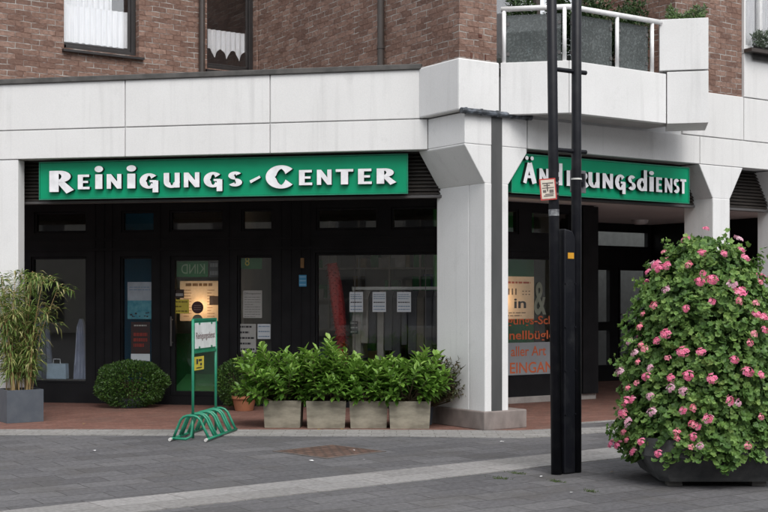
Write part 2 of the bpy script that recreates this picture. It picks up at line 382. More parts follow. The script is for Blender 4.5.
# ---------------- shopfront, left
DS = 2.5
def A(px): return AP(FL, px, DS)
g0, g1, h0, h1 = .31, 2.27, 2.64, 2.97
opn = [(31, 87, g0, g1), (34, 87, h0, h1), (120, 153, .31, g1), (121, 155, h0, h1), (170, 222, .14, g1), (169, 224, h0, h1),
       (237, 273, .31, g1), (241, 273, h0, h1), (315, 441, .31, 2.30), (316, 378, h0, h1), (391, 439, h0, h1)]
holes = [(A(b), A(a), z0, z1) for a, b, z0, z1 in opn]
mb = MB(); wall(mb, FL, A(465), 9.4, DS, DS + .14, 0, 3.118, holes); 
part(mb, 'shopfront', M['black'])
mb = MB()
for px in (95, 104, 112, 160, 229, 281, 291, 301, 310, 446):
    a = A(px); mb.box(FL, a - .006, a + .006, DS - .012, DS + .01, .12, 3.1)
mb.box(FL, A(446), 6.6, DS - .02, DS + .02, 2.36, 2.40); mb.box(FL, A(446), 6.6, DS - .02, DS + .02, 2.52, 2.545)
part(mb, 'cladding_rib', M['black'])
for i, (px0, px1, z0, z1) in enumerate(opn):
    a0, a1 = A(px1), A(px0)
    nm = 'shop_door' if (px0 == 170) else 'shop_window' if z1 < 2.5 else 'transom_window'
    fw = .07 if nm == 'shop_door' else .035
    m1 = MB(); b0, b1 = DS + .02, DS + .10
    m1.box(FL, a0 + .001, a0 + fw, b0, b1, z0, z1); m1.box(FL, a1 - fw, a1 - .001, b0, b1, z0, z1)
    m1.box(FL, a0 + fw, a1 - fw, b0, b1, z0 + .001, z0 + fw); m1.box(FL, a0 + fw, a1 - fw, b0, b1, z1 - fw, z1 - .001)
    fo = part(m1, nm, M['black'], bevel=.004)
    m2 = MB(); m2.box(FL, a0 + fw, a1 - fw, DS + .055, DS + .061, z0 + fw, z1 - fw); m2.build('pane', M['glass'], fo)
    if nm == 'shop_door':
        m3 = MB(); m3.tube([FL.p(a1 - .035, DS - .05, .9), FL.p(a1 - .035, DS - .05, 1.35)], .014, 8)
        m3.tube([FL.p(a1 - .035, DS - .05, .95), FL.p(a1 - .035, DS + .03, .95)], .01, 6); m3.tube([FL.p(a1 - .035, DS - .05, 1.3), FL.p(a1 - .035, DS + .03, 1.3)], .01, 6)
        m3.build('handle', M['trim'], fo)
mb = MB(); mb.box(FL, A(175) , A(174), DS + .056, DS + .064, .3, .31)
# glass divider strips in the big window
mb = MB(); a = A(354); mb.box(FL, a - .004, a + .004, DS + .05, DS + .068, .35, 2.27); a = A(425); mb.box(FL, a - .004, a + .004, DS + .05, DS + .068, .35, 2.27); part(mb, 'glass_joint', M['trim'])
# ---------------- shopfront, right
RS = 2.9
def AR(px): return AP(FR, px, RS)
aC = AR(452)
opr = [(478, 572, .40, 2.27), (478, 519, 2.62, 3.0), (531, 571, 2.62, 3.0)]
holes = [(AR(a), AR(b), z0, z1) for a, b, z0, z1 in opr]
mb = MB(); wall(mb, FR, aC, AR(594), RS, RS + .14, .10, 3.118, holes); mb.box(FR, AR(594) - .3, AR(594), RS + .14, RS + .35, .1, 3.118)
part(mb, 'shopfront', M['black'])
mb = MB(); mb.box(FR, aC, AR(594), RS - .05, RS + .30, 0, .10); part(mb, 'door_step', M['plinth2'], bevel=.008)
mb = MB()
for px in (575, 578, 583, 588): a = AR(px); mb.box(FR, a - .006, a + .006, RS - .015, RS + .01, .15, 3.1)
mb.box(FR, aC, AR(594), RS - .02, RS + .02, 2.36, 2.40); mb.box(FR, AR(579), AR(594), RS - .10, RS + .0, .10, 3.1)
part(mb, 'cladding_rib', M['black'])
for px0, px1, z0, z1 in opr:
    a0, a1 = AR(px0), AR(px1); fw = .035
    nm = 'shop_window' if z1 < 2.5 else 'transom_window'
    m1 = MB(); b0, b1 = RS + .02, RS + .10
    m1.box(FR, a0 + .001, a0 + fw, b0, b1, z0, z1); m1.box(FR, a1 - fw, a1 - .001, b0, b1, z0, z1)
    m1.box(FR, a0 + fw, a1 - fw, b0, b1, z0 + .001, z0 + fw); m1.box(FR, a0 + fw, a1 - fw, b0, b1, z1 - fw, z1 - .001)
    fo = part(m1, nm, M['black'])
    m2 = MB(); m2.box(FR, a0 + fw, a1 - fw, RS + .055, RS + .061, z0 + fw, z1 - fw); m2.build('pane', M['glass'], fo)
# ---------------- entrance recess
DR = 6.0
def AD(px): return AP(FR, px, DR)
tR = AD(651)
opd = [(590, 611, .27, 2.24), (618, 648, .27, 2.24), (590, 649, 2.62, 3.0)]
holes = [(AD(a), AD(b), z0, z1) for a, b, z0, z1 in opd[:2]] + [(AD(590), AD(649), 2.62, 3.0)]
mb = MB(); wall(mb, FR, AR(594) - .15, tR + .2, DR, DR + .12, 0, 3.118, holes)
mb.box(FR, AR(594) - .30, AR(594) - .16, RS + .36, DR - .01, 0, 3.118); mb.box(FR, tR, tR + .14, RS, DR - .003, 0, 3.118)
part(mb, 'entrance_wall', M['black'])
for px0, px1, z0, z1 in opd:
    a0, a1 = AD(px0), AD(px1); nm = 'entrance_door' if z1 < 2.5 else 'transom_window'; fw = .05
    m1 = MB(); b0, b1 = DR - .02, DR + .08
    m1.box(FR, a0 + .001, a0 + fw, b0, b1, z0, z1); m1.box(FR, a1 - fw, a1 - .001, b0, b1, z0, z1)
    m1.box(FR, a0 + fw, a1 - fw, b0, b1, z0 + .001, z0 + fw); m1.box(FR, a0 + fw, a1 - fw, b0, b1, z1 - fw, z1 - .001)
    if z1 < 2.5: m1.box(FR, a0 + fw, a1 - fw, b0, b1, 1.0, 1.17)
    fo = part(m1, nm, M['black'])
    m2 = MB(); m2.box(FR, a0 + fw, a1 - fw, DR + .03, DR + .036, z0 + fw, z1 - fw); m2.build('pane', M['glass'], fo)
    if px0 == 618:
        m3 = MB(); a = AD(620.5); m3.box(FR, a - .02, a + .12, DR - .07, DR - .05, 1.30, 1.33); m3.box(FR, a - .02, a + .01, DR - .07, DR - .02, 1.30, 1.33); m3.build('handle', M['rail'], fo)
mb = MB(); mb.box(FR, tR - .001, tR - .03, RS + .3, RS + .5, 0, 3.1); mb.box(FR, tR - .001, tR - .02, RS + .3, DR - .1, 2.3, 2.4); part(mb, 'cladding_rib', M['black'])
c = FR.f(AP(FR, 640, 5.0), 5.0); mb = MB(); mb.lathe((c.x, c.y, 3.118), [(0, -.09), (.10, -.085), (.15, -.05), (.16, 0)], 20); part(mb, 'ceiling_lamp', M['rail'], smooth=True)
# storefront further right
mb = MB(); wall(mb, FR, tR + .15, 12, RS, RS + .14, 0, 3.118, [(9.6, 11.4, .4, 2.3)]); part(mb, 'shopfront', M['black'])
mb = MB(); mb.box(FR, 9.6, 11.4, RS + .05, RS + .056, .4, 2.3); part(mb, 'pane', M['glass'])
# rooms
mb = MB()
mb.box(FL, -.5, 9.4, DS + 4.2, DS + 4.3, 0, 3.118); mb.box(FL, 9.3, 9.4, DS + .15, DS + 4.2, 0, 3.118)
mb.box(FL, A(226) , A(226) + .08, DS + .9, DS + 4.2, 0, 3.1)
part(mb, 'shop_inner_wall', M['room'])
mb = MB(); mb.box(FR, aC + .4, 9.2, RS + 3.4, RS + 3.5, 0, 3.1) if False else mb.box(FR, AR(594) - .5, AR(594) - .35, RS + .5, RS + 3.0, 0, 3.1)
mb.box(FR, tR - 2.0, tR + 3.6, DR + 2.2, DR + 2.3, 0, 3.6); part(mb, 'hall_inner_wall', pm('hall_wall', (.11, .115, .115), rough=.9))
# ---------------- brick upper floor
def bw(name, fr, a0, a1, b0, b1, z0, z1, holes=()):
    mb = MB(); wall(mb, fr, a0, a1, b0, b1, z0, z1, list(holes)); return part(mb, name, M['brick'])
k = (257 - 384) / FOC; o = FR.f(TU, 0)
s1 = (k * o.y - o.x) / (FR.ay.x - k * FR.ay.y)       # depth of the stepped-back wall
UZ = 7.6
FV = Fr(FR.f(TU + .02, .02), FR.ay, -FR.ax)
bw('brick_wall', Fr(FR.f(TU + .02, .02), FR.ay, FR.ax), .0, s1 + .2, 0, .30, ZT + .022, UZ)    # side facing left
mb = MB(); mb.box(FR, TU + .323, .20, .021, .32, ZT + .022, UZ); part(mb, 'brick_wall', M['brick'])
def ST(px): return AP(FR, px, s1)
w1 = (ST(64), ST(139)); w2 = (ST(207), ST(257) + .0)
zw = 5.17
bw('brick_wall', FR, ST(0) - .02, TU + .015, s1, s1 + .3, 4.49, UZ, [(w1[0], w1[1], zw, 6.75), (w2[0], ST(256.6), zw - .06, 6.75)])
mb = MB(); a = ST(0) - .02
mb.box(FR, a - .3, a, s1 + .02, s1 + 4, 4.49, UZ); part(mb, 'brick_wall', M['brick'])
def window(fr, a0, a1, b, z0, z1, mat, room=1.6, curtain=None, left_open=False, fw=.07, rec=.12, cdepth=.05, lace=False):
    m1 = MB(); b0, b1 = b + rec, b + rec + .07
    m1.box(fr, a0 + .002, a0 + (fw if not left_open else .02), b0, b1, z0, z1); m1.box(fr, a1 - fw, a1 - .002, b0, b1, z0, z1)
    m1.box(fr, a0 + fw, a1 - fw, b0, b1, z0 + .001, z0 + fw); m1.box(fr, a0 + fw, a1 - fw, b0, b1, z1 - fw, z1 - .001)
    m1.box(fr, a1 - fw - .04, a1 - fw, b0 + .02, b1 - .01, z0 + fw, z1 - fw); m1.box(fr, a0 + .02, a1 - fw, b0 + .02, b1 - .01, z0 + fw, z0 + fw + .04)
    fo = part(m1, 'window', mat, bevel=.005)
    m2 = MB(); m2.box(fr, a0 + .02, a1 - fw - .03, b0 + .03, b0 + .036, z0 + fw, z1 - fw); m2.build('pane', M['glass_up'], fo)
    m3 = MB(); m3.prism(Fr(fr.f(a0, 0), fr.ay, fr.ax), [(b - .07, z0 - .06), (b + rec, z0 - .04), (b + rec, z0 - .003), (b - .07, z0 - .028)], -.03, a1 - a0 + .06)
    m3.build('sill', M['wframe'], fo)
    m4 = MB(); e = .02
    m4.box(fr, a0 - .3, a1 + .3, b + room, b + room + .05, z0 - .3, z1 + .3); m4.box(fr, a0 - .35, a0 - .3, b + .31, b + room, z0 - .3, z1 + .3)
    m4.box(fr, a1 + .3, a1 + .35, b + .31, b + room, z0 - .3, z1 + .3); m4.box(fr, a0 - .3, a1 + .3, b + .31, b + room, z0 - .36, z0 - .3)
    m4.box(fr, a0 - .3, a1 + .3, b + .31, b + room, z1 + .3, z1 + .36)
    m4.build('window_reveal', M['room_up'], fo)
    return fo
def lace(parent, fr, a0, a1, b, zt, zb, scallop, amp, per, name='curtain'):
    mb = MB(); n = max(24, int((a1 - a0) * 90)); pr = None
    for i in range(n + 1):
        a = a0 + (a1 - a0) * i / n; bb = b + .012 * math.sin(a * 75)
        zz = zb + scallop * abs(math.sin(math.pi * (a - a0) / per)) ** .7 * (1) if scallop else zb + .004 * math.sin(a * 60)
        if pr:
            mb.poly([fr.p(pr[0], pr[1], pr[2]), fr.p(a, bb, zz), fr.p(a, bb, zt), fr.p(pr[0], pr[1], zt)])
        pr = (a, bb, zz)
    mb.build(name, M['curtain'], parent)
f1 = window(FR, w1[0], w1[1], s1, zw, 6.75, M['wframe'], left_open=True)
lace(f1, FR, w1[0] + .01, w1[1] - .1, s1 + .19, 5.83, 5.30, 0, 0, 1)
lace(f1, FR, w1[0] + .01, w1[1] - .3, s1 + .30, 6.7, 5.8, 0, 0, 1)
f2 = window(FR, w2[0], ST(256.6), s1, zw - .06, 6.75, M['wframe'])
lace(f2, FR, w2[0] + .01, ST(252), s1 + .20, 5.75, 5.30, .16, .1, .21)
# downpipes
def dpipe(fr, a, b, z0, z1, r=.04):
    mb = MB(); mb.tube([fr.p(a, b, z0), fr.p(a, b, z1)], r, 14)
    for z in (z0 + .4, z0 + 1.8): mb.tube([fr.p(a, b, z), fr.p(a, b, z + .04)], r + .008, 14)
    part(mb, 'downpipe', M['pipe'], smooth=False)
dpipe(FR, ST(200.3), s1 - .06, 4.5, 7.5, .045)
kk = (379.5 - 384) / FOC; o = FR.f(TU - .06, 0); sp_ = (kk * o.y - o.x) / (FR.ay.x - kk * FR.ay.y)
dpipe(FR, TU - .04, sp_, 4.5, 7.5, .045)
# small ventilation bricks and weep slots
mb = MB()
vr = pm('vent_red', (.11, .035, .022), rough=.8)
mb.box(FR, -.085, -.035, .012, .03, 4.81, 4.85); part(mb, 'vent_brick', vr)
for a in (-.20, .02): mb = MB(); mb.box(FR, a - .006, a + .006, .012, .03, ZT + .03, ZT + .10); part(mb, 'weep_slot', vr)
# brick right of balcony and behind it
zr = ZT + .0
mb = MB(); mb.box(FR, t7 - .45, t74 - .003, .04, .34, zr + .002, UZ); mb.box(FR, t7 - .45, t7 - .15, .345, 1.3, zr + .002, UZ); part(mb, 'brick_wall', M['brick'])
hb = (1.15, 2.9)
bw('brick_wall', FR, -.1, t7 - .16, 1.31, 1.6, zr + .002, UZ, [(hb[0], hb[1], zr + .1, 6.8)])
mb = MB()
a0, a1 = hb; mb.box(FR, a0, a0 + .08, 1.36, 1.44, zr + .1, 6.8); mb.box(FR, a1 - .08, a1, 1.36, 1.44, zr + .1, 6.8); mb.box(FR, (a0 + a1) / 2 - .04, (a0 + a1) / 2 + .04, 1.36, 1.44, zr + .1, 6.8); mb.box(FR, a0 + .08, a1 - .08, 1.36, 1.44, 6.72, 6.8)
fo = part(mb, 'balcony_window', M['pipe']); mb = MB(); mb.box(FR, a0, a1, 1.40, 1.406, zr + .1, 6.72); mb.build('pane', M['glass_up'], fo)
mb = MB(); mb.box(FR, a0 - .3, a1 + .3, 3, 3.1, zr, 7); part(mb, 'window_reveal', M['room_up'])
# upper right bay window
w3 = (t74 + .03, t74 + 1.5)
mb = MB(); wall(mb, FR, t74, 12, .0, .12, 5.145, UZ, [(w3[0], w3[1], 5.2, 6.8)]); part(mb, 'bay_wall', M['white'])
m1 = MB(); m1.box(FR, w3[0], w3[0] + .06, .04, .11, 5.2, 6.8); m1.box(FR, w3[1] - .06, w3[1], .04, .11, 5.2, 6.8); m1.box(FR, w3[0] + .06, w3[1] - .06, .04, .11, 5.2, 5.27); m1.box(FR, w3[0] + .06, w3[1] - .06, .04, .11, 6.73, 6.8)
m1.box(FR, w3[0] + .36, w3[0] + .42, .04, .11, 5.27, 6.73)
fo = part(m1, 'window', M['fwhite'], bevel=.004)
m2 = MB(); m2.box(FR, w3[0] + .06, w3[1] - .06, .07, .076, 5.27, 6.73); m2.build('pane', M['glass_up'], fo)
m3 = MB(); m3.box(FR, w3[0] - .03, w3[1] + .06, -.14, .035, 5.15, 5.20); m3.build('sill', M['pipe'], fo)
lace(fo, FR, w3[0] + .03, w3[1] - .1, .13, 6.78, 5.3, 0, 0, 1)
m4 = MB(); m4.box(FR, w3[0] - .2, w3[1] + .2, 1.5, 1.55, 5, 7); m4.build('window_reveal', M['room_up'], fo)
# ---------------- balcony
FLr = lambda o: Fr(o, (cl, -sl), (sl, cl))          # axis running right along the left front direction
def inter(pt, d, px):
    k = (px - 384) / FOC; s = (k * pt.y - pt.x) / (d.x - k * d.y); return pt + d * s
dL = Vector((cl, -sl)); dRr = Vector((cr, sr)); nLv = Vector((sl, cl)); nRv = Vector((-sr, cr))
P0 = FR.f(.243, -.003); P1 = inter(P0, dL, 570); P2 = inter(P1, dRr, 666.5); P3 = inter(P2, dL, 708.5)
back = [tuple(FR.f(toR(*P3)[0] + .03, .0)), tuple(FR.f(.243, .0))]
mb = MB(); th = .1
Q1 = P1 + nLv * th; 
def seg(mb, p, q, z0, z1, nrm, th=.1, ext0=0, ext1=0):
    d = (q - p).normalized(); F = Fr(p, d, nrm); mb.box(F, 0 + ext0, (q - p).length + ext1, 0, th, z0, z1)
seg(mb, P0, P1, ZJ, ZT + .02, nLv, ext1=-.02)
seg(mb, P1, P2, ZJ + .001, ZT + .019, nRv, ext1=-.006)
part(mb, 'balcony_parapet', M['white2'], bevel=.006)
mb = MB(); F3 = Fr(P2, dL, nLv); L3 = (P3 - P2).length; D3 = .45
mb.box(F3, 0.006, L3, 0, D3 + .3, ZJ - .004, ZT + .045)
part(mb, 'balcony_parapet', M['white2'], bevel=.006)
mb = MB()
zt3 = 5.24
mb.box(F3, -.09, L3, .002, .05, ZT + .065, zt3); mb.box(F3, -.09, L3, D3 - .05, D3, ZT + .065, zt3); mb.box(F3, -.09, -.04, .05, D3 - .05, ZT + .065, zt3); mb.box(F3, L3 - .05, L3, .05, D3 - .05, ZT + .065, zt3)
mb.box(F3, -.04, L3 - .05, .05, D3 - .05, ZT + .065, zt3 - .08)
part(mb, 'planter_box', M['white2'], bevel=.006)
mb = MB(); poly = [tuple(P0 + nLv * .02), tuple(P1 + nRv * .04), tuple(P2 + nLv * .05), tuple(P3 + nLv * .06 - dL * .03), tuple(FR.f(toR(*P3)[0] - .1, -.004)), tuple(FR.f(.3, -.004))]
mb.prism(W, poly, ZJ + .02, ZJ + .14, mode='ab'); part(mb, 'balcony_floor', M['soffit'])
mb = MB()
for k in range(26):
    tt = .55 + k * .13
    mb.box(FR, tt, tt + .012, -.5 if tt < 3.2 else -.2, -.01, ZJ + .012, ZJ + .02) if False else None
# railing
rz = 5.20
mb = MB()
R0 = P0 + nLv * .05; R1 = P1 + (nLv + nRv) * .035; R2 = P2 + nRv * .05 - dRr * .05
mb.tube([(R0.x, R0.y, rz), (R1.x - dL.x * .06, R1.y - dL.y * .06, rz), (R1.x, R1.y, rz), (R1.x + dRr.x * .06, R1.y + dRr.y * .06, rz), (R2.x, R2.y, rz)], .034, 10)
ro = part(mb, 'balcony_railing', M['rail'], smooth=True)
def post(p):
    mb = MB(); mb.tube([(p.x, p.y, ZT), (p.x, p.y, rz - .01)], .026, 10); mb.build('railing_post', M['rail'], ro, smooth=True)
for px, base, d in ((504, R0, dL), (564.5, R0, dL), (617, R1, dRr), (652, R1, dRr)): post(inter(base, d, px))
for p, q in ((inter(R0, dL, 506), inter(R0, dL, 561)), (inter(R1, dRr, 573), inter(R1, dRr, 614)), (inter(R1, dRr, 620), inter(R1, dRr, 650))):
    d = (q - p).normalized(); n = Vector((-d.y, d.x)); F = Fr(p, d, n)
    mb = MB(); mb.box(F, 0, (q - p).length, .04, .048, ZT + .01, rz - .07); mb.build('glass_panel', M['glass_b'], ro)
    mb = MB()
    for a in (0.02, (q - p).length - .02):
        for z in (ZT + .12, rz - .2): mb.box(F, a - .02, a + .02, .03, .058, z, z + .04)
    mb.build('glass_clip', M['trim'], ro)

# ------------------------------------------------------------------ unseen houses across the square, added for the window reflections
def house(F, L, H, D, label, col, seed):
    rnd = random.Random(seed); T = thing('reflection_house', label, 'building', F.p(L / 2, 0, 0))
    hs = []; n = int(L / 3.2)
    for fl in range(3):
        for k in range(n): a = 1 + k * (L - 2) / n; hs.append((a + .3, a + 1.8, 1.0 + fl * 3 - (.6 if fl == 0 else 0), 2.6 + fl * 3))
    mb = MB(); wall(mb, F, 0, L, 0, .3, 0, H, hs); mb.box(F, 0, L, D, D + .2, 0, H); mb.box(F, 0, .2, .3, D, 0, H); mb.box(F, L - .2, L, .3, D, 0, H); mb.build('wall', col, T)
    for h in hs:
        mb = MB(); e = .08; mb.box(F, h[0], h[0] + e, .1, .2, h[2], h[3]); mb.box(F, h[1] - e, h[1], .1, .2, h[2], h[3]); mb.box(F, h[0] + e, h[1] - e, .1, .2, h[2], h[2] + e); mb.box(F, h[0] + e, h[1] - e, .1, .2, h[3] - e, h[3])
        fo = mb.build('window', M['fwhite'], T); mb = MB(); mb.box(F, h[0] + e, h[1] - e, .14, .15, h[2] + e, h[3] - e); mb.build('pane', M['room_up'], fo)
    mb = MB(); G_ = Fr(F.f(0, 0), F.ay, F.ax); mb.prism(G_, [(-.5, H), (D + .7, H), (D / 2, H + 3.5)], -.4, L + .4); mb.build('roof', M['pipe'], T)
house(Fr((22, -15), (-1, 0), (0, -1)), 76, 9.2, 9, 'unseen long sandy town house across the square, added as a reflection in the left shop windows', pm('town_plaster', (.62, .58, .52), rough=.9), 1)
house(Fr((27, 32), (0, -1), (1, 0)), 44, 9.2, 9, 'unseen plastered town house along the right side of the square, added as a reflection in the right shop window', M['ceil'], 2)

# ------------------------------------------------------------------ sign lettering
def arc(cx, cy, rx, ry, a0, a1, wd0, wd1=None, n=18):
    """ribbon of points: list of (outer, inner)"""
    wd1 = wd0 if wd1 is None else wd1; out = []
    for i in range(n + 1):
        t = i / n; a = math.radians(a0 + (a1 - a0) * t)
        c_, s_ = math.cos(a), math.sin(a)
        wv = wd0 * abs(c_) + wd1 * abs(s_)
        out.append(((cx + rx * c_, cy + ry * s_), (cx + (rx - wv) * c_, cy + (ry - wv) * s_)))
    return out
def bar(x0, y0, x1, y1, w0, w1=None):
    w1 = w0 if w1 is None else w1
    d = math.hypot(x1 - x0, y1 - y0); nx, ny = -(y1 - y0) / d, (x1 - x0) / d
    return [((x0 + nx * w0 / 2, y0 + ny * w0 / 2), (x0 - nx * w0 / 2, y0 - ny * w0 / 2)), ((x1 + nx * w1 / 2, y1 + ny * w1 / 2), (x1 - nx * w1 / 2, y1 - ny * w1 / 2))]
def dot(x, y, r): return [((x + r * math.cos(a), y + r * math.sin(a)), (x + r * math.cos(-a), y + r * math.sin(-a))) for a in [math.pi * i / 10 for i in range(11)]]
w_, v_ = .27, .17
def glyph(ch):
    if ch in 'R r'.split():
        return [bar(.15, 0, .15, 1, w_ + .04), arc(.34, .72, .36, .28, 90, -90, .25, .15), bar(.14, .925, .36, .925, .15), bar(.14, .515, .36, .515, .15), bar(.36, .46, .68, 0, .22, .30)], .86
    if ch in 'Ee': return [bar(.15, 0, .15, 1, w_), bar(.02, .92, .62, .92, v_), bar(.02, .08, .64, .08, v_), bar(.1, .50, .56, .50, v_ - .02)], .74
    if ch == 'i': return [bar(.14, 0, .14, 1.0, .235), [((x, 1.36 + (y - 1.36) * 1.55), (u, 1.36 + (v - 1.36) * 1.55)) for (x, y), (u, v) in dot(.14, 1.36, .14)]], .38
    if ch == 'j': return [bar(.14, 0, .14, 1.0, .25), dot(.14, 1.26, .14)], .38
    if ch in 'Nn': return [bar(.12, 0, .12, 1, .22), bar(.66, 0, .66, 1, .22), bar(.13, .93, .65, .07, .25)], .88
    if ch == 'g': return [arc(.42, .48, .42, .52, 42, 318, .27, .15, 26), bar(.70, -.30, .70, .50, .25), bar(.44, .46, .74, .46, .14)], .94
    if ch in 'Uu': return [bar(.14, .38, .14, 1, w_), bar(.66, .0, .66, 1, .24), arc(.40, .38, .395, .40, 180, 360, .26, .16)], .88
    if ch in 'Ss': return [arc(.33, .73, .30, .27, 30, 270, .20, .16), arc(.33, .27, .31, .27, 90, -150, .22, .16)], .72
    if ch == '-': return [bar(.1, .28, .78, .62, .20, .16)], .95
    if ch == 'C': return [arc(.56, .5, .56, .53, 42, 318, .33, .15, 30)], 1.08
    if ch in 'Tt': return [bar(.34, 0, .34, .95, w_ + .01), bar(0, .92, .68, .92, v_)], .76
    if ch == 'A': return [bar(.12, 0, .40, 1, .20), bar(.72, 0, .42, 1, .27), bar(.2, .32, .66, .32, .14), dot(.26, 1.24, .10), dot(.58, 1.24, .10)], .90
    if ch == 'd': return [bar(.66, 0, .66, 1.42, .25), arc(.40, .42, .40, .44, 40, 320, .25, .15, 24)], .90
    if ch == 'D': return [bar(.15, 0, .15, 1, w_), arc(.34, .5, .42, .5, 90, -90, .25, .15), bar(.14, .925, .36, .925, .15), bar(.14, .075, .36, .075, .15)], .86
    return [], .5
def add_letter(F, a, z, size, ch, parent, b_front, b_back, sx=1.0, sz=1.0):
    strokes, adv = glyph(ch); mb = MB(); k = size
    for j, st in enumerate(strokes):
        bf = b_front + j * .0006
        o_ = [F.p(a + p[0] * k * sx, bf, z + p[1] * k * sz) for p, q in st]; i_ = [F.p(a + q[0] * k * sx, bf, z + q[1] * k * sz) for p, q in st]
        ob = [F.p(a + p[0] * k * sx, b_back, z + p[1] * k * sz) for p, q in st]; ib = [F.p(a + q[0] * k * sx, b_back, z + q[1] * k * sz) for p, q in st]
        n = len(st)
        for i in range(n - 1):
            mb.poly([o_[i], o_[i + 1], i_[i + 1], i_[i]], m=0)
            mb.poly([o_[i], ob[i], ob[i + 1], o_[i + 1]], m=1); mb.poly([i_[i], i_[i + 1], ib[i + 1], ib[i]], m=1)
        mb.poly([o_[0], i_[0], ib[0], ob[0]], m=1); mb.poly([o_[-1], ob[-1], ib[-1], i_[-1]], m=1)
    mb.build('letter', [M['letter'], M['ledge']], parent); return adv * k * sx
def signboard(F, a0, a1, b, z0, z1, seq, label, loc):
    """seq: (char, pixel left, pixel right, size) placed along the board"""
    T = thing('shop_sign', label, 'sign', loc)
    mb = MB(); mb.box(F, a0, a1, b, b + .10, z0, z1); mb.build('board', M['green'], T, bevel=.006)
    mb = MB()
    mb.box(F, a0 - .012, a1 + .012, b - .008, b + .012, z1, z1 + .014); mb.box(F, a0 - .012, a1 + .012, b - .008, b + .012, z0 - .014, z0)
    mb.box(F, a0 - .012, a0, b - .008, b + .012, z0, z1); mb.box(F, a1, a1 + .012, b - .008, b + .012, z0, z1)
    mb.build('board_edge', pm('edge_green', (.02, .24, .14), rough=.4), T)
    for ch, x0, x1, zz, size in seq:
        k0, k1 = AP(F, x0, b - .04), AP(F, x1, b - .04)
        ad = glyph(ch)[1] * size - .10 * size
        add_letter(F, k0, zz, size, ch, T, b - .055, b + .001, sx=(k1 - k0) / ad)
    return T
FLs = Fr(FL.o, (cl, -sl), (sl, cl))    # same plane, axis running right
bS = .14
seqL = []
X = [('R', 50, 73, 'big'), ('e', 78, 90, 0), ('i', 95, 103.5, 0), ('n', 107, 122, 0), ('i', 127, 136.5, 0), ('g', 140, 159, 0), ('u', 164, 180, 0), ('n', 184, 200, 0), ('g', 204, 223, 0), ('s', 228, 242, 0), ('-', 249, 261.5, 0),
     ('C', 266, 293, 'big'), ('e', 299, 312.5, 0), ('n', 317, 332, 0), ('t', 336, 353, 0), ('e', 358, 372, 0), ('r', 377, 395.5, 0)]
for ch, x0, x1, b in X: seqL.append((ch, x0, x1, 3.055 if b == 'big' else 3.085, .285 if b == 'big' else .195))
a0, a1 = AP(FLs, 40, bS), AP(FLs, 407, bS); p = FLs.p((a0 + a1) / 2, bS, 2.97)
signboard(FLs, a0, a1, bS, 2.97, 3.455, seqL, 'long green shop sign reading Reinigungs-Center in white raised letters', p)
bR = .08
X = [('A', 522, 535, 'A'), ('n', 539, 549.5, 0), ('d', 553, 565, 0), ('e', 568, 577, 0), ('r', 580.5, 590, 0), ('u', 594, 604.5, 0), ('n', 607.5, 618, 0), ('g', 620.5, 632, 0), ('s', 634, 641.5, 0), ('d', 643, 653.5, 0), ('i', 656, 661, 0), ('e', 663, 669.5, 0), ('n', 671.5, 679, 'x'), ('s', 0, 0, 0), ('t', 0, 0, 0)]
X = [('A', 522, 535.5), ('n', 539, 549), ('d', 552, 563), ('e', 567, 576), ('r', 579, 589.5), ('u', 589.5, 601), ('n', 604, 615), ('g', 617, 628), ('s', 630, 638), ('d', 639.5, 650), ('j', 652, 657), ('e', 659, 665.5), ('n', 668, 676), ('s', 677, 683), ('t', 684, 690)]
X = [(c, 522 + (x0 - 522) * .972, 522 + (x1 - 522) * .972) for c, x0, x1 in X]
seqR = [(c, x0, x1, 3.07, .255 if c == 'A' else .198) for c, x0, x1 in X]
a0, a1 = AP(FR, 512, bR), AP(FR, 688.5, bR); p = FR.p((a0 + a1) / 2, bR, 2.97)
signboard(FR, a0, a1, bR, 2.955, 3.43, seqR, 'green shop sign reading Änderungsdienst above the entrance on the right', p)

# ------------------------------------------------------------------ text helper
def text_faces(body, size=1.0, offset=0.0):
    cu = bpy.data.curves.new('lettering', 'FONT'); cu.body = body; cu.size = size; cu.offset = offset; cu.resolution_u = 4; cu.fill_mode = 'FRONT'
    ob = bpy.data.objects.new('lettering', cu); COL.objects.link(ob)
    dg = bpy.context.evaluated_depsgraph_get(); dg.update(); me = bpy.data.meshes.new_from_object(ob.evaluated_get(dg))
    vs = [v.co.copy() for v in me.vertices]; fs = [list(p.vertices) for p in me.polygons]
    bpy.data.objects.remove(ob); bpy.data.curves.remove(cu); bpy.data.meshes.remove(me); return vs, fs
def lettering(body, F, a0, a1, b, z0, z1, mat, parent, offset=0.0, flip=False):
    vs, fs = text_faces(body, 1.0, offset)
    x0, x1 = min(v.x for v in vs), max(v.x for v in vs); y0, y1 = min(v.y for v in vs), max(v.y for v in vs)
    mb = MB(); mb.v = []
    for v in vs:
        u = (v.x - x0) / (x1 - x0); u = 1 - u if flip else u
        mb.v.append(F.p(a0 + (a1 - a0) * u, b, z0 + (z1 - z0) * (v.y - y0) / (y1 - y0)))
    mb.f = fs; mb.uv = [[(0, 0)] * len(f) for f in fs]; mb.m = [0] * len(fs)
    return mb.build('lettering', mat, parent)

